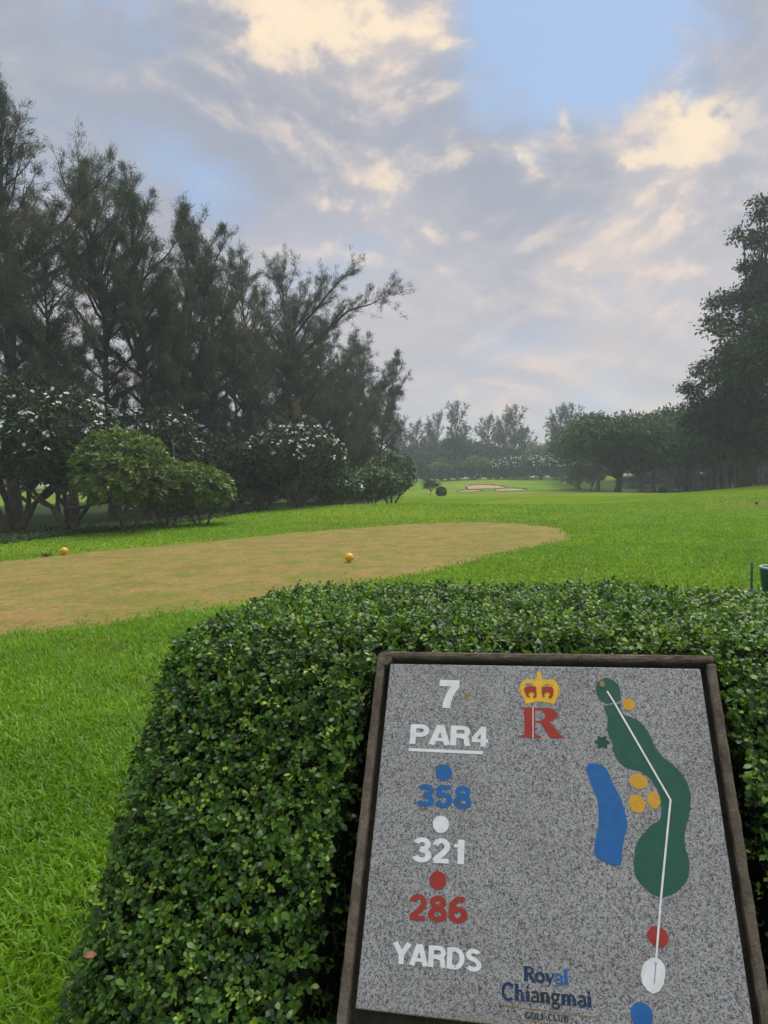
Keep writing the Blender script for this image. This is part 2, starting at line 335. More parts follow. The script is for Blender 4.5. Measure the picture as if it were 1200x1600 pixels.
def concrete(name, a, b):
    m, nt, out = mat_base(name); co = objco(nt); n1 = noise(nt, co, 14, 7, .7, .3); n2 = noise(nt, co, 160, 4, .7)
    c = mixc(nt, .7, ramp(nt, n1, [(.3, a), (.68, b)]), ramp(nt, n2, [(.3, (.55, .55, .55)), (.7, (1.4, 1.4, 1.4))]), 'MULTIPLY')
    bsdf(nt, out, c, .95, .1, mth(nt, 'ADD', n2, n1), .8, .004); return m
M['concrete'] = concrete('weathered concrete', (.075, .062, .049), (.19, .160, .128))
M['concrete_dark'] = concrete('dark concrete', (.028, .024, .018), (.075, .062, .046))  # same concrete in a darker tone, for backing and plinth
def paint(name, c, chip=.62):
    m, nt, out = mat_base(name); co = objco(nt); n1 = noise(nt, co, 260, 4, .75); n2 = noise(nt, co, 40, 4, .6)
    base = mixc(nt, .5, (*c, 1), ramp(nt, n2, [(.3, (.72, .72, .72)), (.7, (1.15, 1.15, 1.15))]), 'MULTIPLY')
    f = mth(nt, 'MULTIPLY', mth(nt, 'SUBTRACT', n1, chip, True), 9.0, True)
    bsdf(nt, out, mixc(nt, f, base, (.34, .33, .33, 1)), .55, .35, n1, .15, .001); return m
M['p_white'] = paint('white paint', (.78, .78, .80), .60)
M['p_blue'] = paint('blue paint', (.016, .125, .37), .66)
M['p_red'] = paint('red paint', (.34, .035, .025), .67)
M['p_green'] = paint('green paint', (.020, .100, .070), .70)
M['p_dgreen'] = paint('dark green paint', (.014, .075, .045), .74)
M['p_yellow'] = paint('golden paint', (.80, .47, .03), .70)
M['p_ochre'] = paint('ochre paint', (.62, .33, .03), .74)
M['p_navy'] = paint('faded navy paint', (.008, .034, .095), .60)
M['p_black'] = paint('faded black paint', (.018, .024, .03), .58)
M['p_gold'] = paint('worn gold paint', (.27, .17, .06), .52)

# ------------------------------------------------------------------ terrain
_py = np.array([-80, 0, 25, 45, 60, 82, 100, 116, 124, 131, 140, 185, 420.]); _ph = np.array([0, 0, 0, -.10, -.2, -.42, -.70, -.86, -.5, .02, .35, .8, 1.1])
_yy = np.linspace(-80, 420, 2001); _hh = np.interp(_yy, _py, _ph); _k = np.hanning(33); _k /= _k.sum()
_hh = np.convolve(np.pad(_hh, 16, mode='edge'), _k, 'valid')
def HT(x, y):
    x = np.asarray(x, float); y = np.asarray(y, float)
    h = np.interp(y, _yy, _hh)
    g = lambda cx, cy_, sx_, sy_, a: a * np.exp(-.5 * ((x - cx) / sx_) ** 2 - .5 * ((y - cy_) / sy_) ** 2)
    h = h + g(31, 47, 10, 7, .95) + g(-3.5, 33, 5, 3.5, .36) + g(5, 38, 5, 5, .15) + g(-17, 34, 8, 9, -.12) + g(14, 62, 9, 8, .25) + g(17.5, 136, 6, 5, .35) + g(40, 165, 20, 14, .7) + g(2, 150, 9, 12, .35)
    und = .12 * np.sin(x * .33 + 1.3) * np.sin(y * .21 + .4) + .05 * np.sin(x * .11 - y * .17)
    return h + und * np.clip((y - 18) / 14, 0, 1)
def smooth01(t): t = np.clip(t, 0, 1); return t * t * (3 - 2 * t)
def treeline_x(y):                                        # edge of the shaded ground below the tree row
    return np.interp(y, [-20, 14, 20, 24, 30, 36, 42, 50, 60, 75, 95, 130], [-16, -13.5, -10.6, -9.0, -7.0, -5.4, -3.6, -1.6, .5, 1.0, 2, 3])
def grid_axis(segs):
    a = [segs[0][0]]
    for s, e, st in segs: a += list(np.arange(a[-1] + st, e + 1e-6, st))
    return np.array(a)
gx = grid_axis([(-320, -60, 8), (-60, -24, 2), (-24, 40, .8), (40, 80, 2), (80, 320, 8)])
gy = grid_axis([(-60, -4, 4), (-4, 60, .8), (60, 150, 1.2), (150, 200, 3), (200, 412, 10)])
XX, YY = np.meshgrid(gx, gy); ZZ = HT(XX, YY)
nx, ny = len(gx), len(gy); ii = (np.arange(ny - 1)[:, None] * nx + np.arange(nx - 1)[None]).ravel()
T = np.concatenate([np.stack([ii, ii + 1, ii + nx + 1], 1), np.stack([ii, ii + nx + 1, ii + nx], 1)])
gm = tri_mesh('ground', np.stack([XX, YY, ZZ], -1), T, M['lawn'], None, True)
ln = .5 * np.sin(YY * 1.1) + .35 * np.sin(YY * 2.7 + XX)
lit = smooth01((treeline_x(YY) - XX + .5 * ln + .2) / 1.0) * smooth01((XX + 36) / 4) * smooth01((130 - YY) / 20)  # reaches behind the row, darkening the lawn there as tree shade
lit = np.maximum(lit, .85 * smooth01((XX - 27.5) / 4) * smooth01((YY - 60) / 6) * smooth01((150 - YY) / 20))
worn = np.exp(-.5 * ((XX - 20.5) / 4.0) ** 2 - .5 * ((YY - 33.5) / 1.6) ** 2) * 1.2 + .7 * np.exp(-.5 * ((XX - 16) / 5) ** 2 - .5 * ((YY - 66) / 5) ** 2) + .6 * np.exp(-.5 * ((XX - 17) / 4) ** 2 - .5 * ((YY - 98) / 6) ** 2)
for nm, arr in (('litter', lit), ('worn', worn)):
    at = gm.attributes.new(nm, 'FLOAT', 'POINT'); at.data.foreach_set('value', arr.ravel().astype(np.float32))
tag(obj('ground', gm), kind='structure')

# tee: mown worn plateau just proud of the lawn
tee_out = np.array([(-8.13, 15.55), (-7.13, 17.43), (-5.08, 19.47), (-2.48, 23.0), (0.44, 25.4), (3.18, 26.1), (5.2, 23.9), (5.35, 21.2), (4.7, 18.6), (3.4, 16.6), (2.07, 14.7), (1.14, 13.0), (-0.02, 11.5), (-1.55, 9.73), (-2.32, 9.1), (-2.97, 8.46), (-4.0, 7.6), (-6.5, 6.6), (-10, 7.5), (-12.5, 10.5), (-11, 13.6)])
def smooth_closed(P, n):
    P = np.asarray(P, float); m = len(P); out = []
    for i in range(m):
        p0, p1, p2, p3 = P[i - 1], P[i], P[(i + 1) % m], P[(i + 2) % m]
        for t in np.linspace(0, 1, n, endpoint=False):
            out.append(.5 * ((2 * p1) + (-p0 + p2) * t + (2 * p0 - 5 * p1 + 4 * p2 - p3) * t * t + (-p0 + 3 * p1 - 3 * p2 + p3) * t ** 3))
    return np.array(out)
tee_s = smooth_closed(tee_out, 8)
def sheet_from_outline(name, outl, lift, mat, rings=12, edge_drop=0.0, hf=HT):
    c = outl.mean(0); m = len(outl); fr = np.linspace(0, 1, rings + 1)[1:]
    V = [[*c, hf(*c) + lift]]
    for f in fr:
        p = c + (outl - c) * f; z = hf(p[:, 0], p[:, 1]) + lift - (edge_drop if f == 1 else 0)
        V += list(np.column_stack([p, z]))
    T = [(0, 1 + i, 1 + (i + 1) % m) for i in range(m)]
    for r in range(rings - 1):
        a, b = 1 + r * m, 1 + (r + 1) * m
        for i in range(m):
            j = (i + 1) % m; T += [(a + i, b + i, b + j), (a + i, b + j, a + j)]
    return tri_mesh(name, V, T, mat, None, True)
jit = 1 + .012 * np.sin(np.arange(len(tee_s)) * 1.7) + .01 * np.sin(np.arange(len(tee_s)) * .63)
tee_c = tee_s.mean(0); tee_j = tee_c + (tee_s - tee_c) * jit[:, None]
tag(obj('tee_ground', sheet_from_outline('tee_ground', tee_j, .02, M['tee'], 16, .03)), kind='structure')
def in_poly(px, py, poly):
    x0, y0 = poly[:, 0], poly[:, 1]; x1, y1 = np.roll(x0, -1), np.roll(y0, -1); c = np.zeros(len(px), bool)
    for a, b, d, e in zip(x0, y0, x1, y1):
        if b == e: continue
        c ^= ((b > py) != (e > py)) & (px < (d - a) * (py - b) / (e - b) + a)
    return c

# cart path winding behind the front trees
pp = smooth_closed(np.array([(70, 122), (46, 112), (36, 104), (31.6, 97), (30.2, 88), (31.0, 79), (34, 72), (42, 66), (54, 63)]), 8)[:64]
tn = unit(np.gradient(pp, axis=0)); sn = np.stack([-tn[:, 1], tn[:, 0]], 1)
Lp, Rp = pp + sn * .8, pp - sn * .8; PV = []
for a, b in zip(Lp, Rp): PV += [(*a, HT(*a) + .05), (*b, HT(*b) + .05)]
tag(obj('cart_path', tri_mesh('cart_path', PV, [t for i in range(len(pp) - 1) for t in ((2 * i, 2 * i + 2, 2 * i + 1), (2 * i + 1, 2 * i + 2, 2 * i + 3))], M['path'])), kind='structure')

# sand bunkers on the face below the green
def bunker(outl, label):
    o = smooth_closed(np.array(outl), 6); root = empty('sand_bunker', (0, 0, 0)); tag(root, label, 'bunker', 'bunkers guarding the far green')
    obj('sand', sheet_from_outline('sand', o, .05, M['sand'], 6), root)
    top = o[o[:, 1] > np.quantile(o[:, 1], .42)]; top = top[np.argsort(top[:, 0])]
    V, T = tube(np.column_stack([top, HT(top[:, 0], top[:, 1]) + .07]), .11, 6)
    V[:, 2] += .05 * np.sin(V[:, 0] * 5); obj('grass_lip', tri_mesh('grass_lip', V, T, M['lip'], None, True), root)
bunker([(11.9, 119.0), (13.6, 118.4), (15.6, 119.4), (15.9, 121.2), (14.2, 122.8), (12.6, 121.8)], 'small low sand bunker in front of the largest bunker')
bunker([(14.3, 125.2), (16.6, 124.6), (19.4, 123.6), (20.6, 125.6), (19.4, 129.0), (16.6, 131.0), (14.6, 129.0)], 'largest sand bunker, highest on the slope below the green')
bunker([(18.2, 119.0), (20.6, 118.3), (22.8, 119.0), (23.2, 121.2), (21.2, 122.8), (18.8, 122.0)], 'low wide sand bunker on the wood side of the group')

# ------------------------------------------------------------------ trees
def px2x(px, d): return (px - 600) / 1155 * d
def height_for(px, top, d):
    x = px2x(px, d); return (748 - .01746 * (px - 600) - top) / 1155 * d + EYE - float(HT(x, d))
def casuarina(seed, Ht, cb=.25, spread=.16, nb=46, lean=(0, 0), needles=36000, customs=(), nw=.030, mat='needle', up=.55, brown=0.0, name='casuarina_tree', tk=.013, leaders=4):
    rng = np.random.default_rng(seed); B = Buf(); npt = 12
    t = np.linspace(0, 1, npt); sw = np.cumsum(rng.normal(0, .012 * Ht, (npt, 2)), 0) * t[:, None]
    tr = np.column_stack([sw[:, 0] + lean[0] * t ** 1.4, sw[:, 1] + lean[1] * t ** 1.4, t * Ht])
    B.add(*tube(tr, np.maximum(tk * Ht * (1 - t) ** .85 * (1 + .5 * np.exp(-t * 30)) , .012), 8))
    TP, TD, TR, TW = [], [], [], []
    brs = []
    for k in range(nb):
        f = cb + (.98 - cb) * ((k + rng.uniform(0, 1)) / nb) ** .9; az = k * 2.4 + rng.normal(0, .5)
        g_ = (f - cb) / (1 - cb); shape = (.55 + .65 * math.sin(math.pi * min(1, g_ * .70 + .12))) * (1 - .45 * g_ ** 3) * .82
        brs.append((f, az, spread * Ht * shape * rng.uniform(.45, 1.5) * 1.75, rng.uniform(.15, .6) + up * f + .45 * g_ ** 2, 0.35))
    for k in range(leaders): brs.append((rng.uniform(.36, .68), rng.uniform(0, 6.28), Ht * rng.uniform(.20, .34), rng.uniform(.80, 1.15), .30))
    brs += [c for c in customs]
    for bi, (f, az, L, el, curv) in enumerate(brs):
        i = f * (npt - 1); p0 = tr[int(i)] + (tr[min(int(i) + 1, npt - 1)] - tr[int(i)]) * (i - int(i))
        s = np.linspace(0, 1, 7); els = el + curv * s * s - .1 * s
        st = np.column_stack([np.cos(els) * math.cos(az), np.cos(els) * math.sin(az), np.sin(els)]) + rng.normal(0, .10, (7, 3))
        pts = p0 + np.vstack([np.zeros(3), np.cumsum(st[:-1] * L / 6, 0)])
        r0 = max(.014, .0065 * Ht * (1 - f) ** .6 * (L / (spread * Ht * 1.2)) ** .7)
        B.add(*tube(pts, r0 * (1 - s) ** .8 + .006, 5)); br = float(np.clip(rng.normal(.42 + brown, .2), 0, 1))
        nsec = max(6, int(L * 4.2))
        for q in range(nsec):
            u = rng.uniform(.25, 1.0); j = u * 6; a = pts[int(min(j, 5))]; b = pts[int(min(j, 5)) + 1]; q0 = a + (b - a) * (j - int(min(j, 5)))
            dd = unit(unit(b - a) * .7 + rng.normal(0, .55, 3) + np.array([0, 0, .30 * f + .02])); l2 = L * rng.uniform(.12, .34) * (1.15 - .4 * u) + .22
            ss = np.linspace(0, 1, 5)[:, None]; tw = q0 + dd * ss * l2 + np.array([0, 0, -1]) * (ss ** 2) * l2 * (.28 * (1 - f))
            if l2 > .95: B.add(*tube(tw[::2], np.linspace(.014, .004, 3), 3, False))
            n = max(3, int(l2 * 6)); w = rng.uniform(.1, 1.0, n)
            TP.append(q0 + dd * w[:, None] * l2 + np.array([0, 0, -1]) * (w[:, None] ** 2) * l2 * (.28 * (1 - f))); TD.append(np.repeat(dd[None], n, 0)); TR.append(np.full(n, br + rng.normal(0, .08))); TW.append(np.full(n, (.75 + .5 * rng.random()) * (1.15 - .65 * f)))
    TP, TD, TR, TW = np.concatenate(TP), np.concatenate(TD), np.concatenate(TR), np.concatenate(TW)
    needles = int(needles * 1.1); TW = TW * np.repeat(np.exp(rng.normal(0, .6, len(TW) // 3 + 1)), 3)[:len(TW)]; idx = rng.choice(len(TP), needles, p=TW / TW.sum())
    p = TP[idx] + rng.normal(0, .10, (needles, 3)); d = TD[idx] * .9 + rng.normal(0, .42, (needles, 3)) + np.array([0, 0, .12])
    V, T = needle_geo(p, d, rng.uniform(.14, .38, needles) * (nw / .03) ** .7, rng.uniform(.6, 1.3, needles) * nw * .85, rng)
    R = np.repeat(np.clip(TR[idx] + rng.normal(0, .12, needles), 0, 1), 3)
    return B.mesh('trunk', M['bark'], True), tri_mesh('crown', V, T, M[mat], R)
def plant(name, meshes, x, y, label, cat, group=None, rotz=0, scale=1.0, sink=.06, kids=()):
    r = empty(name, (x, y, float(HT(x, y)) - sink)); r.rotation_euler = (0, 0, rotz); r.scale = (scale,) * 3 if np.isscalar(scale) else scale
    tag(r, label, cat, group)
    for nm, me in zip(('trunk', 'crown') + tuple(kids), meshes): obj(nm, me, r)
    return r
G_CAS = 'casuarinas in the tall row beside the tee'
cas = [  # px, top, dist, label, kwargs
    (22, 122, 33, 'tallest casuarina, at the very edge of the picture, with an arching limb', dict(seed=1, cb=.30, spread=.115, nb=58, needles=52000, tk=.016, customs=[(.56, -.1, 6.4, .55, .45), (.62, .15, 6.6, .75, .2), (.60, -.35, 5.4, .5, .6)])),
    (-45, 240, 37, 'casuarina half out of the picture behind the tallest casuarina', dict(seed=2, cb=.2, spread=.13, nb=46, needles=30000)),
    (118, 330, 31, 'thin casuarina with a stem leaning towards the tallest one', dict(seed=3, cb=.28, spread=.10, nb=40, needles=24000, lean=(-1.3, .6))),
    (178, 212, 37, 'airy casuarina with a broad wispy top, second tallest in the row', dict(seed=4, cb=.2, spread=.125, nb=60, needles=46000, brown=.08)),
    (232, 268, 36, 'dense dark green casuarina just beyond the airy one', dict(seed=5, cb=.15, spread=.10, nb=58, needles=46000)),
    (292, 282, 40, 'slim pointed casuarina behind the bright frangipani', dict(seed=6, cb=.16, spread=.095, nb=54, needles=40000)),
    (342, 318, 42, 'casuarina with bare inner branches before the gap in the row', dict(seed=7, cb=.2, spread=.10, nb=46, needles=30000, brown=.1)),
    (405, 378, 47, 'bushy casuarina left of the one with the outflung limb', dict(seed=8, cb=.1, spread=.13, nb=60, needles=46000)),
    (462, 392, 50, 'casuarina with a long limb flung out over the fairway', dict(seed=9, cb=.1, spread=.125, nb=62, needles=52000, customs=[(.60, -.10, 8.6, .80, -.65), (.66, -.25, 7.0, .95, -.5), (.70, -.4, 4.6, 1.0, 0.)])),
    (512, 512, 58, 'mid height casuarina below the outflung limb', dict(seed=10, cb=.08, spread=.16, nb=54, needles=40000, nw=.036)),
    (552, 540, 66, 'casuarina with upright feathery tops near the end of the row', dict(seed=11, cb=.08, spread=.16, nb=50, needles=36000, nw=.04)),
    (585, 562, 72, 'last casuarina of the row, leaning out over the fairway', dict(seed=12, cb=.2, spread=.13, nb=40, needles=20000, lean=(2.6, -1), nw=.04)),
    (262, 520, 46, 'low brownish casuarina behind the flowering frangipani', dict(seed=13, cb=.04, spread=.24, nb=44, needles=36000, brown=.22, nw=.034)),
    (368, 545, 44, 'low brown feathery casuarina in front of the row', dict(seed=14, cb=.04, spread=.26, nb=44, needles=36000, brown=.3, nw=.034)),
    (458, 560, 54, 'low dense casuarina behind the large flowering frangipani', dict(seed=15, cb=.04, spread=.28, nb=44, needles=38000, nw=.038, brown=.12)),
    (90, 545, 42, 'low olive casuarina between the trunks of the tall ones', dict(seed=16, cb=.06, spread=.24, nb=40, needles=26000, brown=.1, nw=.034)),
    (560, 630, 62, 'low brownish casuarina at the foot of the leaning one', dict(seed=17, cb=.04, spread=.32, nb=36, needles=30000, nw=.04, brown=.25)),
]
for px, top, d, label, kw in cas:
    Ht = (height_for(px, top, d) + .3) * (.90 if top < 500 else .94)
    plant('casuarina_tree', casuarina(Ht=Ht, **kw), px2x(px, d), d, label, 'tree', G_CAS)

def frangipani(seed, R, Ht, mat, nflow, tips=None, stems=3, leafL=.25, cutz=-.45, fsz=1.0):
    rng = np.random.default_rng(seed); B = Buf(); rz = Ht * .44; cz = Ht - rz; ends = []
    def grow(p, d, L, r, lv):
        mid = p + d * L * .5 + rng.normal(0, .05 * L, 3); e = p + d * L
        B.add(*tube([p, mid, e], [r, r * .88, r * .74], 6 if lv < 2 else 4, lv > 3)); ends.append(e)
        if lv >= 4: return
        for k in range(rng.integers(2, 4) if lv < 3 else 2):
            nd = unit(d + rng.normal(0, .55, 3) + np.array([d[0], d[1], 0]) * .25 + np.array([0, 0, .26]))
            if nd[2] < .05: nd[2] = .1; nd = unit(nd)
            grow(e, nd, L * rng.uniform(.66, .92), r * .66, lv + 1)
    for k in range(stems):
        a = 2 * math.pi * (k + rng.uniform(-.3, .3)) / stems
        grow(np.array([math.cos(a) * .12, math.sin(a) * .12, -.1]), unit(np.array([math.cos(a) * .5, math.sin(a) * .5, 1.0])), Ht * .235, .024 * Ht, 0)
    ends = np.array(ends)
    tips = tips or int(130 * R * R + 200); n = tips * 3
    o = rdir(rng, n); o = o[o[:, 2] > cutz][:tips]; n = len(o)
    lob = rdir(rng, 9); lob[:, 2] = np.abs(lob[:, 2]) * .8; lump = np.max(o @ unit(lob).T, 1)
    rr = (.80 + .24 * np.clip((lump - .55) / .45, 0, 1)) * np.where(rng.random(n) < .3, rng.uniform(.62, .9, n), rng.uniform(.93, 1.03, n))
    C = np.column_stack([o[:, 0] * R * rr, o[:, 1] * R * rr, cz + o[:, 2] * rz * rr])
    for c in C[rng.random(n) < .35]:
        e = ends[np.argmin(np.linalg.norm(ends - c, axis=1))]; B.add(*tube([e, (e + c) / 2 + np.array([0, 0, -.06]), c], [.03, .024, .018], 4, False))
    ax = unit(o * np.array([.7, .7, .5]) + np.array([0, 0, .55])); K = 10
    u = unit(np.cross(ax, rng.normal(size=ax.shape))); v = np.cross(ax, u)
    th = (np.arange(K) * 2.39996)[None] + rng.uniform(0, 6, n)[:, None]; tl = rng.uniform(.35, 1.15, (n, K))
    rad = u[:, None] * np.cos(th)[..., None] + v[:, None] * np.sin(th)[..., None]
    d = (ax[:, None] * np.cos(tl)[..., None] + rad * np.sin(tl)[..., None]).reshape(-1, 3)
    p = np.repeat(C, K, 0) + d * .02; nr = np.repeat(ax, K, 0) + rng.normal(0, .15, (n * K, 3))
    L = rng.uniform(.65, 1.15, n * K) * leafL
    V, T = leaf_geo(p, d, nr, L, L * .30, .10, ((.38, .42), (.70, .5)), .18)
    rn = np.clip(np.repeat(rng.normal(.45, .2, n), K) + rng.normal(0, .16, n * K), 0, 1)
    out = [B.mesh('trunk', M['bark_grey'], True), tri_mesh('crown', V, T, M[mat], np.repeat(rn, 6))]
    if nflow:
        sel = rng.choice(np.where((o[:, 2] > -.05) & (rr > .85) & (o[:, 1] < .55))[0], min(nflow, n // 4), replace=False); FV = Buf()
        for s in sel:
            for q in range(rng.integers(1, 4)):
                c = C[s] + ax[s] * .20 + rng.normal(0, .065, 3); fa = unit(ax[s] + rng.normal(0, .4, 3)); fu = unit(np.cross(fa, rng.normal(size=3))); fv = np.cross(fa, fu)
                aa = np.arange(5) * 2 * math.pi / 5; dd = np.cos(aa)[:, None] * fu + np.sin(aa)[:, None] * fv + fa * .35
                FV.add(*rhomb_geo(np.repeat(c[None], 5, 0), dd, np.repeat(fa[None], 5, 0), np.full(5, .072 * fsz), np.full(5, .066 * fsz)), r=rng.random())
        out.append(FV.mesh('blossoms', M['flower']))
    return out
G_FR = 'frangipani trees below the casuarinas'
fr = [  # px, base top, dist, half width px, label, material, flowers, stems
    (22, 592, 27.0, 95, 'dark frangipani dotted with white flowers at the edge of the picture', 'plum_dark', 46, 4),
    (108, 618, 25.5, 88, 'dark flowering frangipani beside the bright round one', 'plum_dark', 50, 4),
    (196, 668, 23.6, 73, 'bright green round frangipani with a thick forked trunk', 'plum_bright', 0, 3),
    (255, 640, 32.0, 66, 'dark frangipani dotted with flowers behind the bright round one', 'plum_dark', 34, 4),
    (258, 712, 25.8, 42, 'bright low frangipani joined to the flank of the bright round one', 'plum_bright', 0, 3),
    (312, 724, 26.5, 50, 'small bright frangipani standing alone before the dark gap', 'plum_bright', 0, 3),
    (356, 682, 34.0, 52, 'dark flowerless frangipani between small bright one and large one', 'plum_dark', 0, 4),
    (410, 690, 36.5, 46, 'dark frangipani merging with the large flowering one', 'plum_dark', 6, 4),
    (462, 664, 35.0, 78, 'largest frangipani, dark dome sprinkled with white flowers', 'plum_dark', 95, 5),
    (536, 736, 39.0, 36, 'small mid green frangipani against the large flowering one', 'plum_mid', 4, 3),
    (578, 728, 41.0, 52, 'mid green rounded frangipani near the end of the row', 'plum_mid', 0, 4),
    (612, 706, 50.0, 40, 'taller mid green frangipani last before the open fairway', 'plum_mid', 0, 4),
]
for i, (px, top, d, hw, label, mt, nf, st) in enumerate(fr):
    ms = frangipani(100 + i, hw / 1155 * d, height_for(px, top, d), mt, nf, stems=st, cutz=-.74 if mt != 'plum_dark' else -.6, leafL=.23)
    plant('frangipani_tree', ms, px2x(px, d), d, label, 'tree', G_FR, kids=('blossoms',))

def broadleaf(seed, Ht, R, trunkH, n=9000, ls=.32, mat='broad', bark='bark_brown', lobes=26, clumps=None, flat=.6, tr=None, lean=(0, 0), droop=.1, cut=-.5, cr=.36):
    rng = np.random.default_rng(seed); B = Buf(); tr = tr or .022 * Ht
    top = np.array([lean[0], lean[1], trunkH]); s = np.linspace(0, 1, 6)[:, None]
    tp = s * top + np.column_stack([.12 * np.sin(s[:, 0] * 4 + seed), .1 * np.sin(s[:, 0] * 3.1 + seed * 2), np.zeros(6)]) * tr * 8 * s
    B.add(*tube(tp, tr * (1 + .55 * np.exp(-s[:, 0] * 9)) * (1 - .3 * s[:, 0]), 9))
    cz = (Ht + trunkH * .8) / 2; rz = (Ht - trunkH * .8) / 2
    if clumps is None:
        o = rdir(rng, lobes * 4); o = o[o[:, 2] > cut][:lobes]; f = rng.uniform(.55, .80, len(o))[:, None]
        C = np.array([lean[0], lean[1], cz]) + o * f * np.array([R, R, rz]); CR = rng.uniform(.75, 1.25, len(o)) * R * cr
    else:
        C = np.array([c[:3] for c in clumps]); CR = np.array([c[3] for c in clumps])
    for c in C:
        m = (tp[-1] + c) / 2 + np.array([0, 0, -.12 * np.linalg.norm(c - tp[-1])]) + rng.normal(0, .1, 3)
        st = tp[rng.integers(3, 6)] if clumps is None else tp[int(np.clip(np.searchsorted(tp[:, 2], c[2] - 2.5) - 1, 1, 5))]
        if clumps is not None: m = (st + c) / 2 + np.array([0, 0, -.10 * np.linalg.norm(c - st)]) + rng.normal(0, .25, 3)
        B.add(*tube([st, (st + m) / 2, m, c], [tr * .42, tr * .34, tr * .24, tr * .09], 5))
    w = CR ** 2; k = rng.choice(len(C), n, p=w / w.sum()); o = rdir(rng, n); o[:, 2] = np.where(rng.random(n) < .7, np.abs(o[:, 2]), o[:, 2])
    # twig-sized bunches inside each clump so that the outline is ragged
    nb_ = max(30, n // 22); bk = rng.choice(len(C), nb_, p=w / w.sum()); bo = rdir(rng, nb_); bo[:, 2] = np.where(rng.random(nb_) < .65, np.abs(bo[:, 2]), bo[:, 2])
    bp = C[bk] + bo * (CR[bk] * rng.uniform(.55, 1.12, nb_))[:, None] * np.array([1, 1, flat]); bi = rng.integers(0, nb_, n)
    p = bp[bi] + rng.normal(0, 1, (n, 3)) * np.array([1, 1, .55]) * ls * 1.15
    d = unit(bo[bi] * .6 + rng.normal(0, .6, (n, 3)) + np.array([0, 0, -droop * 3])); nr = np.array([0, 0, 1.0]) + rng.normal(0, .45, (n, 3))
    L = rng.uniform(.6, 1.3, n) * ls; V, T = rhomb_geo(p, d, nr, L, L * .55)
    R_ = np.clip(rng.normal(.45, .16, nb_)[bi] + rng.normal(0, .14, n), 0, 1)
    return B.mesh('trunk', M[bark], True), tri_mesh('crown', V, T, M[mat], np.repeat(R_, 4))
# trees across the fairway
def bl_at(px, top, d, R, th, label, group=None, name='broadleaf_tree', **kw):
    Ht = height_for(px, top, d); return plant(name, broadleaf(Ht=Ht, R=R, trunkH=th, **kw), px2x(px, d), d, label, 'tree', group)
G_R = 'trees along the far side of the fairway'
bl_at(966, 642, 80, 5.8, 2.4, 'broad dark tree with a thick reddish trunk, first in front of the wood', G_R, seed=31, n=11000, ls=.42, tr=.34)
bl_at(1003, 664, 78, 4.2, 2.2, 'tree with gnarled grey trunk beside the winding cart path', G_R, seed=32, n=8000, ls=.40, bark='bark_pale', tr=.26)
bl_at(1046, 690, 76, 4.0, 3.0, 'tree with a forked pale trunk on the crest of the slope', G_R, seed=33, n=7500, ls=.38, bark='bark_pale', tr=.2)
bl_at(1078, 690, 75, 3.6, 3.4, 'thin straight tree with light green layered foliage', G_R, seed=34, n=6000, ls=.36, mat='broad', tr=.13)
bl_at(1022, 658, 92, 5.2, 4.0, 'rounded tree top behind the gnarled grey trunk', G_R, seed=35, n=8000, ls=.46)
bl_at(1072, 640, 90, 5.8, 4.0, 'spreading tree behind the thin straight one', G_R, seed=36, n=8500, ls=.46)
bl_at(935, 636, 108, 5.0, 3.5, 'dark bushy tree beyond the reddish trunk', G_R, seed=37, n=7000, ls=.5, mat='broad_dark')
bl_at(905, 668, 118, 4.6, 3.5, 'dark low tree at the fairway end of the wood', G_R, seed=38, n=6000, ls=.5, mat='broad_dark')
bl_at(1118, 655, 74, 4.4, 3.4, 'dark tree filling the shade below the giant tree', G_R, seed=39, n=7000, ls=.42, mat='broad')
# giant tree: clumps given in metres round its trunk
gd = 60.0; gpx = 1162; gx0 = px2x(gpx, gd); gz0 = float(HT(gx0, gd))
def gc(px, v, r, dy=0.0):
    d = gd + dy; return (px2x(px, d) - gx0, dy, (738 - v) / 1155 * d + EYE - gz0, r)
rg = np.random.default_rng(77)
cl = [gc(1192, 328, .8), gc(1205, 345, 1.2), gc(1160, 374, .9, 1), gc(1190, 388, 1.3, -1), gc(1174, 424, .9, .5), gc(1198, 440, 1.5, -.5), gc(1130, 478, 1.1, 1), gc(1162, 470, 1.3, -1.2), gc(1118, 506, .85, .3), gc(1152, 520, 1.2, .5), gc(1160, 552, 1.5, -1), gc(1194, 510, 1.7, 1.5),
      gc(1108, 578, 1.25, .8), gc(1086, 606, .95, -.5), gc(1136, 592, 1.5, 1.5), gc(1180, 600, 1.9, -1.6), gc(1098, 636, 1.4, .2), gc(1140, 645, 1.8, -1.8), gc(1190, 650, 1.9, 1), gc(1165, 692, 1.5, -1), gc(1118, 678, 1.4, 1), gc(1088, 660, 1.1, -1), gc(1150, 620, 1.7, 2.5), gc(1182, 560, 1.7, 2.5), gc(1190, 480, 1.5, 2), gc(1198, 695, 1.6, 2), gc(1186, 455, 1.2, 2.5)]
cl += [(gc(1205 + 22 * rg.random() * k, 330 + 330 * rg.random(), 1.2 + rg.random(), rg.uniform(-4, 4))) for k in range(1, 13)]
plant('giant_tree', broadleaf(seed=40, Ht=22, R=8, trunkH=14.5, lean=(1.6, .4), n=70000, ls=.28, mat='broad_dark', clumps=cl, tr=.42, flat=.85, droop=.22, cr=.4), gx0, gd, 'giant dark tree towering at the edge of the picture over the wood', 'tree', G_R)
bl_at(1262, 470, 52, 6.0, 4.5, 'tree crowding the giant one, mostly out of the picture', G_R, seed=41, n=9000, ls=.4, mat='broad_dark')
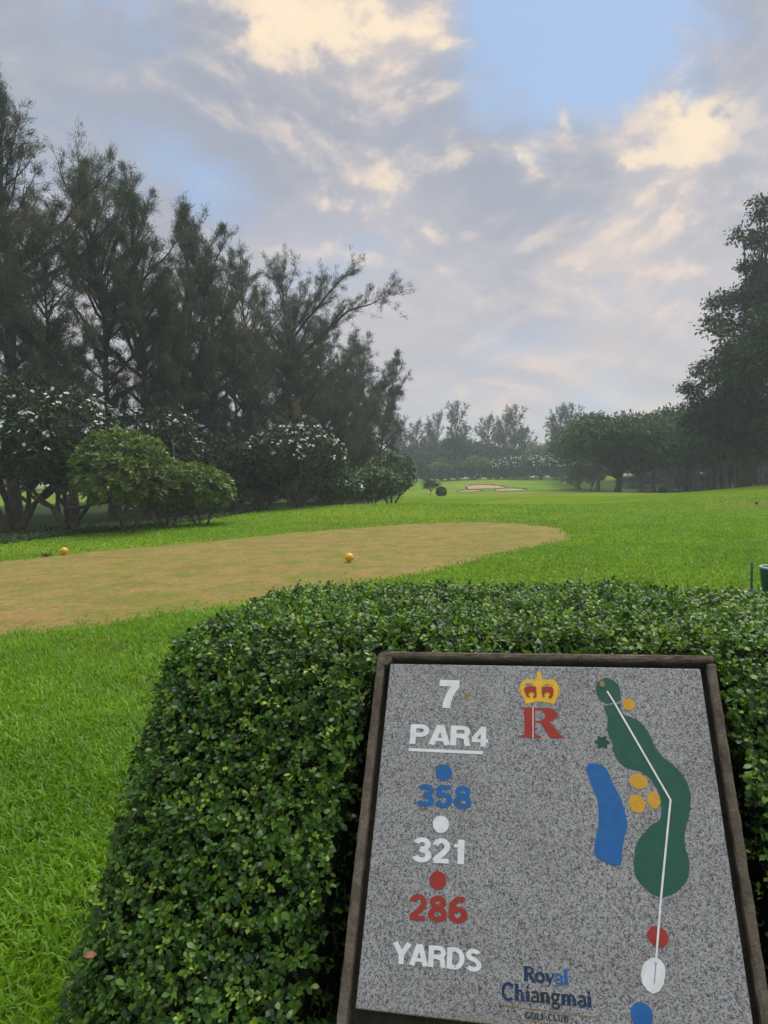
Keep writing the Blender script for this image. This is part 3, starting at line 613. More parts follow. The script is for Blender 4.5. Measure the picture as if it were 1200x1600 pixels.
# the plantation of slender trunks in the shade
pl_m = [broadleaf(50 + k, 8.2 + k * .5, 2.6, 4.2, n=2600, ls=.5, mat='broad_dark', bark='bark_pale', tr=.13, lobes=12) for k in range(3)]
rp = np.random.default_rng(5); k = 0; spots = []
for d in (84, 91, 98, 106, 115, 126):
    for px in np.arange(1055, 1240, 27 if d < 100 else 34):
        spots.append((px + rp.uniform(-8, 8), d + rp.uniform(-3, 3)))
for px, d in spots:
    plant('plantation_tree', pl_m[k % 3], px2x(px, d), d, 'slender dark trunk standing in the shaded wood under the giant tree', 'tree', 'slender trunks in the shaded wood', rp.uniform(0, 6), rp.uniform(.85, 1.15)); k += 1
# small fairway trees and topiary
bl_at(925, 732, 112, 2.0, 1.0, 'small round tree standing alone on the lawn before the wood', None, 'small_tree', seed=60, n=2600, ls=.26, mat='broad_dark', tr=.1, lobes=18)
bl_at(672, 748, 95, .85, .7, 'small dark sapling leaning on the open fairway', None, 'sapling', seed=61, n=1500, ls=.2, mat='broad_dark', tr=.05, lobes=14, lean=(.15, 0))
def ball_shrub():
    rng = np.random.default_rng(62); n = 2200; o = rdir(rng, n); p = o * np.array([.55, .55, .5]) * rng.uniform(.85, 1.02, n)[:, None] + np.array([0, 0, .48])
    V, T = rhomb_geo(p, o + rng.normal(0, .6, (n, 3)), o + rng.normal(0, .4, (n, 3)), np.full(n, .13), np.full(n, .08))
    Vt, Tt = tube([(0, 0, -.1), (0, 0, .25), (.02, 0, .6)], [.07, .05, .03], 6)
    return tri_mesh('trunk', Vt, Tt, M['bark_brown'], np.full(len(Vt), .5)), tri_mesh('crown', V, T, M['broad_dark'], np.repeat(rng.normal(.4, .2, n).clip(0, 1), 4))
plant('ball_shrub', ball_shrub(), px2x(690, 82), 82, 'dark clipped ball shrub on the open fairway', 'shrub', sink=.02)
bs = ball_shrub()
plant('low_shrub', bs, px2x(1036, 74), 74, 'tiny dark shrub at the edge of the cart path', 'shrub', sink=.02, scale=.6)
plant('low_shrub', bs, px2x(1090, 70), 70, 'tiny dark tuft on the crest below the thin straight tree', 'shrub', sink=.1, scale=.45)
bl_at(900, 738, 120, 2.4, .6, 'low pale green bush against the foot of the dark wood', None, 'low_bush', seed=63, n=2600, ls=.3, mat='broad', tr=.08, lobes=16)
# row of flowering frangipani before the far trees
fm = [frangipani(150 + k, 2.9, 4.4 + .3 * k, 'plum_dark', 60, tips=260, stems=4, leafL=.42, fsz=2.4) for k in range(2)]
names = ['first', 'second', 'third', 'fourth', 'fifth', 'sixth']
for k, px in enumerate((778, 800, 823, 846, 868, 890)):
    d = 158 - k * 2; r = plant('frangipani_tree', fm[k % 2], px2x(px, d), d, f'{names[k]} white-flowered frangipani in the far row, counted from the bunkers', 'tree', 'far row of flowering frangipani', k * 1.3, (1.0, 1.0, (.92, 1.0, 1.1, 1.05, 1.12, 1.0)[k]), kids=('blossoms',))
# distant domed trees and casuarinas behind the green
G_B = 'distant trees behind the green'
far_b = [(632, 700, 178, 7, 'distant dark tree just clear of the tree row'), (668, 690, 192, 8, 'distant wide domed tree behind the leaning sapling'), (702, 688, 186, 8, 'distant domed tree behind the pale trunk'), (738, 690, 190, 8, 'distant domed tree behind the bunkers'), (775, 694, 196, 7.5, 'distant domed tree at the fairway end of the dark mass'), (812, 712, 200, 6.5, 'distant low tree between domed mass and pale green tree')]
fbm = [broadleaf(70 + k, 13, 7.5, 1.4, n=8000, ls=.72, mat='broad_far', lobes=40, tr=.35, cut=-1.0, cr=.33) for k in range(3)]
for k, (px, top, d, R, label) in enumerate(far_b):
    s = height_for(px, top, d) / 13; plant('domed_tree', fbm[k % 3], px2x(px, d), d, label, 'tree', G_B, k * 1.9, (R / 7.5, R / 7.5, s))
bl_at(716, 685, 160, 3.2, 7.0, 'tall tree with a long pale trunk rising before the dark mass', G_B, 'pale_trunk_tree', seed=80, n=3600, ls=.45, bark='bark_pale', tr=.3, lobes=14)
bl_at(692, 716, 158, 2.2, 2.0, 'small light green tree beside the long pale trunk', G_B, 'light_tree', seed=81, n=2600, ls=.42, mat='broad_light', tr=.12, lobes=14)
bl_at(745, 713, 156, 2.2, 2.0, 'small light green tree behind the largest bunker', G_B, 'light_tree', seed=82, n=2600, ls=.42, mat='broad_light', tr=.12, lobes=14)
bl_at(862, 690, 182, 6.0, 3.0, 'pale yellow green tree behind the far frangipani row', G_B, 'light_tree', seed=83, n=4500, ls=.6, mat='broad_light', lobes=22)
bl_at(838, 700, 188, 5.0, 3.0, 'soft green tree at the lowest point of the skyline', G_B, 'light_tree', seed=84, n=4000, ls=.6, mat='broad', lobes=22)
fcm = [casuarina(90 + k, 18, cb=.2, spread=.14, nb=40, needles=9000, nw=.10, mat='needle2') for k in range(3)]
far_c = [(604, 642, 170, 'distant casuarina peeping out behind the leaning casuarina'), (624, 655, 185, 'thin distant casuarina next to the end of the row'), (652, 662, 190, 'short distant casuarina over the first domed tree'), (680, 652, 195, 'pointed distant casuarina over the wide domed tree'), (716, 637, 188, 'distant casuarina with a broad open crown above the pale trunk'), (764, 654, 192, 'soft edged distant casuarina over the bunkers'), (788, 652, 194, 'slim distant casuarina next to the tallest distant one'), (806, 642, 186, 'tallest distant casuarina at the end of the domed mass'), (822, 672, 190, 'low distant casuarina sloping to the skyline gap'), (872, 642, 160, 'distant casuarina over the far frangipani row'), (893, 640, 152, 'distant casuarina rising beside the dark wood')]
for k, (px, top, d, label) in enumerate(far_c):
    s = height_for(px, top, d) / 18; plant('distant_casuarina', fcm[k % 3], px2x(px, d), d, label, 'tree', 'distant casuarinas on the skyline', k * 2.1, (s * .95, s * .95, s))
ug = [broadleaf(170 + k, 5.0, 6.5, .4, n=5200, ls=.55, mat='broad_far', lobes=34, tr=.2, cut=-.6, cr=.30) for k in range(2)]
for k, px in enumerate(np.arange(612, 960, 26)):
    d = 172 + 9 * math.sin(k * 2.1); plant('undergrowth_bush', ug[k % 2], px2x(px, d), d, 'low dark bush filling the foot of the distant trees', 'bush', 'undergrowth below the distant trees', k * 1.7, (1, 1, .75 + .3 * ((k * 7) % 5) / 5))
for k, px in enumerate(np.arange(1000, 1240, 46)):
    d = 122 + 8 * math.sin(k * 1.7); plant('undergrowth_bush', ug[k % 2], px2x(px, d), d, 'low dark bush in the depth of the shaded wood', 'bush', 'undergrowth in the wood', k * 2.3, (.6, .6, .42 + .2 * ((k * 3) % 5) / 5))
for k, px in enumerate((228, 268, 330, 372, 420, 470, 515, 556, 592)):  # bushes added to make the space behind the frangipani stems dark
    d = 50 + 5 * math.sin(k * 1.9) + k * 1.2; plant('undergrowth_bush', ug[k % 2], px2x(px, d), d, 'low bush added for darkness behind the stems of the frangipani', 'bush', 'bushes added for darkness behind the frangipani', k * 2.0, (.34, .34, .34 + .12 * ((k * 3) % 4) / 4))
# belt closing the view past the neighbouring fairway, seen in scraps between the trunks
rb = np.random.default_rng(12); bpx = list(np.arange(-330, 600, 62))
for k, px in enumerate(bpx):
    d = 150 + rb.uniform(-8, 14); plant('belt_tree', fbm[k % 3], px2x(px, d), d, 'tree of the far belt glimpsed through the casuarina trunks', 'tree', 'far belt behind the casuarinas', rb.uniform(0, 6), (1, 1, rb.uniform(.55, .8)))
for k, px in enumerate((1000, 1062, 1150, 1215)):
    d = 136 + rb.uniform(-5, 6); plant('belt_tree', fbm[k % 3], px2x(px, d), d, 'low leafy tree closing the back of the shaded wood', 'tree', 'low trees at the back of the wood', rb.uniform(0, 6), (.8, .8, rb.uniform(.42, .6)))
for k, px in enumerate((900, 950, 1000, 1055, 1110, 1165, 1215)):
    d = 175 + rb.uniform(-6, 10); plant('belt_tree', fbm[k % 3], px2x(px, d), d, 'tree of the far belt glimpsed between the trunks of the wood', 'tree', 'far belt behind the wood', rb.uniform(0, 6), (1, 1, rb.uniform(.6, .8)))

# ------------------------------------------------------------------ lawn blades (near lawn, then coarser tufts further out)
hc, hs = math.cos(math.radians(12.36)), math.sin(math.radians(12.36))
def in_hedge(x, y, pad=0.0):
    s = x * hc - y * hs; t = x * hs + y * hc
    return (np.abs(s + .01) < 1.1 + pad) & (t > .98 - pad) & (t < 3.08 + pad)
def blades(name, boxes, mat, length, width, lean, filt, seed, label, cat, base_r=None):
    rng = np.random.default_rng(seed); Vs, Rs = [], []
    for (x0, x1, y0, y1, dens, k) in boxes:
        n = int((x1 - x0) * (y1 - y0) * dens); x = rng.uniform(x0, x1, n); y = rng.uniform(y0, y1, n)
        m = filt(x, y, rng); x, y = x[m], y[m]; n = len(x); z = HT(x, y)
        cl = .5 + .28 * np.sin(x * 1.9 + np.sin(y * 1.3) * 1.5) * np.sin(y * 1.6 + np.sin(x * .9)) + .22 * np.sin(x * 6.1 + y * 2.0) * np.sin(y * 5.3 - x)
        L = rng.uniform(.55, 1.25, n) * length * k ** .6 * (.8 + .4 * cl); w = rng.uniform(.7, 1.3, n) * width * k; a = rng.uniform(0, 2 * math.pi, n); ln_ = rng.uniform(.35, 1.0, n) * lean
        hd = np.column_stack([np.cos(a), np.sin(a), np.zeros(n)]); sd_ = np.column_stack([-np.sin(a), np.cos(a), np.zeros(n)]); up = np.array([0, 0, 1.0])
        b = np.column_stack([x, y, z - .005]); mid = b + hd * (L * ln_ * .42)[:, None] + up * (L * .55 * np.sqrt(1 - (ln_ * .7) ** 2))[:, None]
        tip = b + hd * (L * ln_)[:, None] + up * (L * .82 * np.sqrt(np.clip(1 - ln_ ** 2, .03, 1)))[:, None]; sw_ = sd_ * w[:, None] * .5
        Vs.append(np.stack([b - sw_ * .7, b + sw_ * .7, mid + sw_, mid - sw_, tip], 1).reshape(-1, 3)); Rs.append(np.repeat(np.clip(.12 + .62 * cl * rng.uniform(.5, 1.4, n) + rng.normal(0, .12, n), 0, 1), 5))
    V = np.concatenate(Vs); n = len(V) // 5; T = (np.arange(n)[:, None, None] * 5 + np.array([[0, 1, 2], [0, 2, 3], [3, 2, 4]])[None]).reshape(-1, 3)
    o = obj(name, tri_mesh(name, V, T, M[mat], np.concatenate(Rs))); tag(o, label, cat, kind='stuff'); return o
tee_in = tee_c + (tee_j - tee_c) * .985
def f_lawn(x, y, rng):
    edge = in_poly(x, y, tee_c + (tee_j - tee_c) * (1 - .05 * rng.random()))
    return ~in_poly(x + rng.normal(0, .16, len(x)), y + rng.normal(0, .28, len(x)), tee_in) & ~in_hedge(x, y, -.02) & (x > treeline_x(y) + rng.normal(0, .4, len(x)) - .1)
blades('grass', [(-3.6, 1.0, 1.0, 5.0, 4200, 1.0), (-6.5, 6.0, 5.0, 9.0, 1500, 1.2), (-3.6, 3.5, -1.5, 1.0, 700, 1.2), (1.0, 5.0, 1.0, 5.0, 700, 1.2)], 'blade', .085, .0085, .95, f_lawn, 201, 'bright green lawn grass growing round the hedge and up to the worn tee', 'grass')
blades('grass', [(-10, 12, 9, 17, 480, 1.8), (-16, 20, 17, 28, 130, 2.4), (-18, 30, 28, 40, 40, 3.0)], 'blade', .055, .010, .85, f_lawn, 202, 'bright green mown grass round the far end of the worn tee', 'grass')
def f_tee(x, y, rng): return in_poly(x + rng.normal(0, .2, len(x)), y + rng.normal(0, .3, len(x)), tee_j)
blades('dry_grass', [(-13, 6, 6.4, 14, 420, 1.0), (-13, 6, 14, 27, 200, 1.35)], 'dryblade', .032, .008, .9, f_tee, 203, 'short dry brownish turf worn thin on the tee', 'grass')
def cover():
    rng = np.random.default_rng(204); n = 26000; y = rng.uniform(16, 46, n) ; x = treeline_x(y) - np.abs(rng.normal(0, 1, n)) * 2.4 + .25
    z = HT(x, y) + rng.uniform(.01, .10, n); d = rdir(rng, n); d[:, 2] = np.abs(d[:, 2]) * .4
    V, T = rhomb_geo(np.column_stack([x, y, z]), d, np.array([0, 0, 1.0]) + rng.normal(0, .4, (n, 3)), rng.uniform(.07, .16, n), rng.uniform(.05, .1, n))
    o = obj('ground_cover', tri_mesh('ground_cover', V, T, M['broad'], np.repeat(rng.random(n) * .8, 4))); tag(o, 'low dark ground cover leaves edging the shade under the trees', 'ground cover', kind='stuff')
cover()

# ------------------------------------------------------------------ tee markers and small furniture
def tee_marker(x, y, r, label, mball, spike=True):
    root = empty('tee_marker', (x, y, float(HT(x, y)) + .02)); tag(root, label, 'tee marker', 'ball tee markers')
    bm = bmesh.new(); bmesh.ops.create_uvsphere(bm, u_segments=20, v_segments=14, radius=r)
    for v in bm.verts: v.co.z *= .97; v.co.z += r * 1.12
    me = bpy.data.meshes.new('ball'); bm.to_mesh(me); bm.free(); me.materials.append(mball)
    for p in me.polygons: p.use_smooth = True
    b = obj('ball', me, root)
    th = np.linspace(0, 2 * math.pi, 25); V, T = tube(np.column_stack([np.cos(th) * r * 1.0, np.sin(th) * r * 1.0, np.full(25, r * .98)]), r * .035, 5, False); obj('seam', tri_mesh('seam', V, T, M['yellow_line'] if mball is M['yellow'] else M['metal']), root)
    V, T = tube([(0, 0, -.08), (0, 0, .05), (0, 0, r * .4)], [.006, .012, r * .28], 8); obj('spike', tri_mesh('spike', V, T, M['metal']), root)
tee_marker(-7.2, 16.55, .084, 'yellow ball tee marker at the far edge of the worn tee, under the bright frangipani', M['yellow'])
tee_marker(-.68, 14.05, .084, 'yellow ball tee marker on the middle of the worn tee, nearest the hedge', M['yellow'])
tee_marker(px2x(1183, 33.5), 33.5, .075, 'dark red ball tee marker on the distant worn patch by the wood', M['redball'])
# bit of turf kicked up beside the yellow marker
rng = np.random.default_rng(9); n = 60; p = np.column_stack([-7.5 + rng.normal(0, .05, n), 16.35 + rng.normal(0, .03, n), .02 + np.abs(rng.normal(0, .02, n))])
tag(obj('divot', tri_mesh('divot', *rhomb_geo(p, rdir(rng, n), rdir(rng, n), np.full(n, .05), np.full(n, .03)), M['lip'], np.full(n * 4, .5))), 'small dark clod of turf lying beside the far yellow marker', 'divot')
# green litter bin and stake behind the hedge
bx, by = 4.30, 8.0; root = empty('litter_bin', (bx, by, 0)); tag(root, 'dark green round litter bin with a pale rim, cut by the picture edge', 'bin')
def lathe(name, prof, mat, parent, seg=32):
    prof = np.array(prof); m = len(prof); th = np.linspace(0, 2 * math.pi, seg, endpoint=False)
    V = np.stack([prof[:, 0][:, None] * np.cos(th), prof[:, 0][:, None] * np.sin(th), np.repeat(prof[:, 1][:, None], seg, 1)], -1).reshape(-1, 3); T = []
    for i in range(m - 1):
        for j in range(seg):
            k = (j + 1) % seg; T += [(i * seg + j, i * seg + k, (i + 1) * seg + k), (i * seg + j, (i + 1) * seg + k, (i + 1) * seg + j)]
    return obj(name, tri_mesh(name, V, T, mat, None, True), parent)
lathe('body', [(.001, .02), (.135, .02), (.15, .04), (.20, .50), (.203, .545), (.192, .545), (.188, .50), (.14, .06), (.001, .05)], M['bin'], root)
lathe('rim', [(.203, .548), (.212, .552), (.212, .568), (.200, .574), (.188, .568), (.190, .550)], M['rim'], root)
V, T = tube([(0, 0, -.15), (0, 0, .3), (.012, 0, .62)], [.018, .018, .017], 4); st = obj('garden_stake', tri_mesh('garden_stake', V, T, M['bin']), None, (3.985, 8.0, 0), .6); tag(st, 'dark green wooden stake standing beside the litter bin', 'stake')
sx_, sy_ = px2x(1145, 62), 62.0; root = empty('marker_post', (sx_, sy_, float(HT(sx_, sy_)))); tag(root, 'pale blue marker post at the foot of the giant tree', 'post')
V, T = tube([(0, 0, -.2), (0, 0, .5), (0, 0, .95)], [.075, .075, .07], 8); obj('post', tri_mesh('post', V, T, M['cyan']), root)
V, T = tube([(0, 0, .95), (0, 0, 1.02), (0, 0, 1.06)], [.085, .085, .05], 8); obj('cap', tri_mesh('cap', V, T, M['metal']), root)

# ------------------------------------------------------------------ hole sign: granite slab in a concrete surround, lying back on the hedge
SP = Vector((0.00937029, 1.89062903, 1.12263114)); SA = Vector((0.97659766, -0.21407669, 0.0206924)).normalized(); SB = Vector((0.11406196, 0.59708932, 0.79402406)); SB = (SB - SA * SA.dot(SB)).normalized(); SN = SA.cross(SB)
sm = Matrix((SA, SB, SN)).transposed().to_4x4(); sm.translation = SP
sign = empty('hole_sign'); sign.matrix_world = sm
tag(sign, 'speckled granite hole sign with painted yardages and fairway map in concrete frame', 'sign')
def box_mesh(name, x0, x1, y0, y1, z0, z1, mat, bev=.003, seg=2):
    bm = bmesh.new(); bmesh.ops.create_cube(bm, size=1)
    for v in bm.verts: v.co = Vector(((x0 + x1) / 2 + v.co.x * (x1 - x0), (y0 + y1) / 2 + v.co.y * (y1 - y0), (z0 + z1) / 2 + v.co.z * (z1 - z0)))
    if bev: bmesh.ops.bevel(bm, geom=list(bm.edges), offset=bev, segments=seg, affect='EDGES', profile=.5)
    me = bpy.data.meshes.new(name); bm.to_mesh(me); bm.free(); me.materials.append(mat); return me
slab = obj('granite_slab', box_mesh('granite_slab', 0, .75, -.744, 0, -.026, 0, M['granite'], .0025), sign)
def rough_bar(name, x0, x1, y0, y1, z0, z1, mat, seed, amp=.0009):
    bm = bmesh.new(); bm.from_mesh(box_mesh(name, x0, x1, y0, y1, z0, z1, mat, .006, 2)); ax = 0 if x1 - x0 > y1 - y0 else 1
    lo, hi = (x0, x1) if ax == 0 else (y0, y1)
    for c in np.arange(lo + .02, hi - .01, .02):
        co = [0, 0, 0]; co[ax] = c; no = [0, 0, 0]; no[ax] = 1
        bmesh.ops.bisect_plane(bm, geom=list(bm.verts) + list(bm.edges) + list(bm.faces), plane_co=co, plane_no=no)
    r = np.random.default_rng(seed)
    for v in bm.verts: v.co += Vector(r.normal(0, amp, 3)) * .6
    me = bpy.data.meshes.new(name); bm.to_mesh(me); bm.free(); me.materials.append(mat); return me
frame = empty('concrete_frame'); frame.parent = sign
obj('frame_side', rough_bar('frame_side', -.0360, -.0150, -.80, .014, -.075, .005, M['concrete'], 1), frame)
obj('frame_side', rough_bar('frame_side', .7645, .7850, -.80, .0135, -.075, .004, M['concrete'], 2), frame)
tb = rough_bar('frame_top', -.020, .783, .0150, .0345, -.075, .0035, M['concrete'], 3); obj('frame_top', tb, frame)
bm = bmesh.new(); bmesh.ops.create_cone(bm, cap_ends=True, segments=12, radius1=.0205, radius2=.0195, depth=.079)
for v in bm.verts: v.co += Vector((-.0155, .0140, -.0362))
me = bpy.data.meshes.new('frame_corner'); bm.to_mesh(me); bm.free(); me.materials.append(M['concrete']); obj('frame_corner', me, frame)
obj('backing', box_mesh('backing', -.030, .778, -.80, .028, -.16, -.030, M['concrete_dark'], .004), sign)
bm = bmesh.new()                                          # plinth that carries the tilted slab down to the ground
inv = sm.inverted(); pts = []
for xx in (.04, .71):
    for (yy, zz) in ((-.70, -.165), (-.02, -.165)):
        w = sm @ Vector((xx, yy, zz)); pts.append((w, Vector((w.x, w.y, -.1))))
vs = [bm.verts.new(inv @ p) for pr in pts for p in pr]
bmesh.ops.convex_hull(bm, input=vs); me = bpy.data.meshes.new('plinth'); bm.to_mesh(me); bm.free(); me.materials.append(M['concrete_dark']); obj('plinth', me, sign)

PAINT_Z = .0004
def poly_obj(name, polys, mat, z=PAINT_Z, label=None):
    cu = bpy.data.curves.new(name, 'CURVE'); cu.dimensions = '2D'; cu.fill_mode = 'BOTH'; cu.extrude = .0002
    for P in polys:
        s = cu.splines.new('POLY'); s.points.add(len(P) - 1); s.use_cyclic_u = True
        for q, (x, y) in zip(s.points, P): q.co = (x, y, 0, 1)
    t = bpy.data.objects.new('tmp', cu); COL.objects.link(t); dg = bpy.context.evaluated_depsgraph_get(); me = bpy.data.meshes.new_from_object(t.evaluated_get(dg))
    bpy.data.objects.remove(t); bpy.data.curves.remove(cu); me.materials.clear(); me.materials.append(mat); me.name = name
    o = obj(name, me, slab, (0, 0, z))
    if label: o['label'] = label
    return o
def ribbon(P, w):
    P = np.array(P, float); t = unit(np.gradient(P, axis=0)); s = np.stack([-t[:, 1], t[:, 0]], 1) * w / 2
    return [tuple(q) for q in np.vstack([P + s, (P - s)[::-1]])]
_pr = np.random.default_rng(21)
def sm_poly(P, n=3): return [tuple(q) for q in smooth_closed(np.array(P), n) + _pr.normal(0, .0004, (len(P) * n, 2))]
A = lambda cx, cy_, rx, ry, a0, a1, n=12: [(cx + rx * math.cos(math.radians(t)), cy_ + ry * math.sin(math.radians(t))) for t in np.linspace(a0, a1, n)]
SW = .205                                                 # bold grotesque drawn as strokes, cap height 1
SANS = {'7': (.70, [([(.02, .9), (.62, .9)], SW), ([(.55, .86), (.43, .66), (.33, .42), (.27, .18), (.26, .0)], SW)]),
        'P': (.76, [([(.11, 0), (.11, 1)], SW), ([(.11, .905), (.40, .905)] + A(.42, .69, .21, .215, 80, -80, 10) + [(.40, .475), (.11, .475)], .19)]),
        'A': (.80, [([(.09, 0), (.37, 1.0)], SW), ([(.69, 0), (.41, 1.0)], SW), ([(.2, .27), (.58, .27)], .16)]),
        'R': (.80, [([(.11, 0), (.11, 1)], SW), ([(.11, .905), (.42, .905)] + A(.44, .70, .20, .205, 80, -80, 10) + [(.42, .495), (.11, .495)], .19), ([(.40, .47)] + A(.45, .30, .16, .16, 80, 0, 6) + [(.62, .14), (.67, .0)], .19)]),
        '4': (.66, [([(.44, 0), (.44, 1.0)], .18), ([(.44, .97), (.07, .36)], .16), ([(.01, .29), (.62, .29)], .16)]),
        '3': (.68, [(A(.31, .73, .21, .19, 165, -80, 14) + [(.26, .535)], .18), ([(.26, .535)] + A(.31, .28, .24, .20, 78, -165, 16), .185)]),
        '5': (.70, [([(.14, .91), (.58, .91)], .18), ([(.17, .95), (.12, .50)], .17), (A(.32, .33, .235, .25, 145, -160, 18), .185)]),
        '8': (.70, [(A(.33, .745, .195, .175, 0, 360, 20), .17), (A(.33, .28, .235, .20, 0, 360, 22), .18)]),
        '2': (.68, [(A(.31, .68, .21, .24, 170, -35, 14) + [(.36, .38), (.17, .20), (.11, .08)], .185), ([(.05, .085), (.58, .085)], .17)]),
        '1': (.56, [([(.32, 0), (.32, 1.0)], SW), ([(.34, .80), (.22, .745), (.08, .73)], .13)]),
        '6': (.70, [(A(.33, .30, .225, .215, 0, 360, 22), .185), (A(.40, .42, .295, .50, 62, 188, 14), .185)]),
        'Y': (.74, [([(.05, 1), (.36, .42)], SW), ([(.67, 1), (.36, .42)], SW), ([(.36, .46), (.36, 0)], SW)]),
        'D': (.80, [([(.11, 0), (.11, 1)], SW), ([(.11, .905), (.34, .905)] + A(.34, .5, .30, .405, 88, -88, 16) + [(.34, .095), (.11, .095)], .19)]),
        'S': (.72, [(A(.33, .735, .215, .185, 25, 245, 14) + [(.42, .49)] + A(.33, .275, .235, .20, 55, -155, 14), .185)])}
def roman(txt, x0, y0, w, h, ang, mats, label, lift=.0008, SER=None, bold=1.0):
    SER = SER or globals()['SER']
    tot = sum(SER[c][0] for c in txt); x = 0; c_, s_ = math.cos(ang), math.sin(ang); bufs = {}
    for ci, ch in enumerate(txt):
        adv, strokes = SER[ch]; mt = mats[ci % len(mats)]; b = bufs.setdefault((ci, mt), Buf())
        for si, (P, wd) in enumerate(strokes):
            P = np.array(P, float); t = unit(np.gradient(P, axis=0)); s = np.stack([-t[:, 1], t[:, 0]], 1) * wd / 2 * bold; m = len(P)
            Q = np.vstack([P + s, P - s]); xx = (x + Q[:, 0]) / tot * w; yy = Q[:, 1] * h
            b.add(np.column_stack([x0 + xx * c_ - yy * s_, y0 + xx * s_ + yy * c_, np.full(len(Q), si * .00006)]), [q for i in range(m - 1) for q in ((i, m + i, m + i + 1), (i, m + i + 1, i + 1))])
        x += adv
    for (ci, mt), b in bufs.items():
        if b.V: obj('painted_letter', b.mesh('painted_letter', M[mt]), slab, (0, 0, lift))
    return
def sans(txt, x0, y0, w, h, ang, mt, label): roman(txt, x0, y0, w * 1.06, h, ang, [mt], label, .0007, SANS, 1.12)
sans('7', .130, -.1141, .0546, .0713, 0, 'p_white', 'white painted hole number 7')
sans('PAR4', .0674, -.2050, .1795, .0475, 0, 'p_white', 'white painted word PAR4')
poly_obj('underline', [[(.0664, -.2157), (.2431, -.2158), (.2433, -.2232), (.0669, -.2226)]], M['p_white'])
sans('358', .0946, -.3465, .1211, .0484, .003, 'p_blue', 'blue painted yardage 358')
sans('321', .0951, -.464, .1149, .0495, .018, 'p_white', 'white painted yardage 321')
sans('286', .0952, -.5775, .1206, .0487, .022, 'p_red', 'red painted yardage 286')
sans('YARDS', .0691, -.659, .1743, .0380, .006, 'p_white', 'white painted word YARDS')
circ = lambda cx, cy_, r, n=24: [(cx + r * math.cos(a), cy_ + r * math.sin(a)) for a in np.linspace(0, 2 * math.pi, n, endpoint=False)]
poly_obj('painted_dot', [circ(.1543, -.2692, .0192)], M['p_blue'], label='blue painted dot above 358')
poly_obj('painted_dot', [circ(.1537, -.3832, .0183)], M['p_white'], label='white painted dot above 321')
poly_obj('painted_dot', [circ(.1534, -.4978, .0184)], M['p_red'], label='red painted dot above 286')
poly_obj('map_green', [sm_poly([(0.533,-0.0282),(0.5468,-0.0318),(0.5577,-0.0404),(0.5626,-0.0536),(0.5639,-0.0686),(0.5649,-0.0816),(0.5549,-0.0867),(0.5427,-0.0897),(0.5305,-0.0919),(0.5205,-0.0866),(0.5125,-0.0756),(0.5081,-0.0606),(0.51,-0.0472),(0.5166,-0.0363)])], M['p_green'])
poly_obj('map_fairway', [sm_poly([(0.5232,-0.0988),(0.5354,-0.0962),(0.5495,-0.0930),(0.5632,-0.0905),(0.5623,-0.102),(0.5665,-0.1147),(0.5827,-0.1232),(0.5988,-0.1306),(0.6079,-0.1403),(0.6161,-0.1524),(0.6219,-0.168),(0.6284,-0.185),(0.6364,-0.2018),(0.6493,-0.2165),(0.6639,-0.2292),(0.6779,-0.2451),(0.6868,-0.2626),(0.691,-0.2785),(0.6918,-0.2975),(0.6885,-0.3165),(0.6821,-0.3385),(0.6752,-0.3573),(0.6704,-0.3727),(0.6685,-0.3877),(0.6694,-0.4054),(0.6725,-0.4212),(0.672,-0.4371),(0.6672,-0.4545),(0.6572,-0.4693),(0.6442,-0.4814),(0.6285,-0.4909),(0.6135,-0.4954),(0.6019,-0.4943),(0.5906,-0.4896),(0.5796,-0.4806),(0.5702,-0.4699),(0.5633,-0.4561),(0.5618,-0.4389),(0.5648,-0.4211),(0.5693,-0.4045),(0.5757,-0.3906),(0.5878,-0.3762),(0.6032,-0.36),(0.6147,-0.3523),(0.623,-0.3466),(0.6274,-0.3339),(0.6295,-0.3198),(0.6293,-0.304),(0.6272,-0.2914),(0.6222,-0.2787),(0.6157,-0.2644),(0.604,-0.2535),(0.5918,-0.2458),(0.576,-0.2425),(0.5601,-0.2372),(0.5479,-0.226),(0.5407,-0.2127),(0.5385,-0.1973),(0.5373,-0.1817),(0.5306,-0.1661),(0.5276,-0.1502),(0.5292,-0.1376),(0.5303,-0.1213)], 2)], M['p_green'])
poly_obj('map_lake', [sm_poly([(0.4757,-0.2461),(0.4795,-0.2375),(0.4897,-0.2326),(0.5046,-0.234),(0.5158,-0.2392),(0.5232,-0.2507),(0.53,-0.2703),(0.5397,-0.2927),(0.548,-0.3099),(0.5524,-0.3272),(0.5562,-0.3582),(0.5524,-0.3738),(0.5454,-0.3925),(0.5403,-0.4227),(0.5367,-0.4376),(0.5287,-0.4426),(0.515,-0.4415),(0.5015,-0.4371),(0.4895,-0.4305),(0.4839,-0.4205),(0.4848,-0.4054),(0.4907,-0.3837),(0.4968,-0.3617),(0.4983,-0.3365),(0.4967,-0.3111),(0.4925,-0.2983),(0.4855,-0.279),(0.4792,-0.2611)], 2)], M['p_blue'])
poly_obj('map_tree', [[(.515 + (.0145 + .003 * math.cos(6 * a)) * math.cos(a), -.1842 + (.0135 + .003 * math.cos(6 * a)) * math.sin(a)) for a in np.linspace(0, 2 * math.pi, 48, endpoint=False)]], M['p_dgreen'])
def ell(cx, cy_, rx, ry, rot=0): return [(cx + rx * math.cos(a) * math.cos(rot) - ry * math.sin(a) * math.sin(rot), cy_ + rx * math.cos(a) * math.sin(rot) + ry * math.sin(a) * math.cos(rot)) for a in np.linspace(0, 2 * math.pi, 24, endpoint=False)]
for e in (ell(.5808, -.0922, .0136, .0148), ell(.5872, -.2681, .0193, .0162, -.2), ell(.5799, -.3155, .0168, .0193, .1), ell(.6153, -.306, .0132, .0182)): poly_obj('map_bunker', [e], M['p_ochre'])
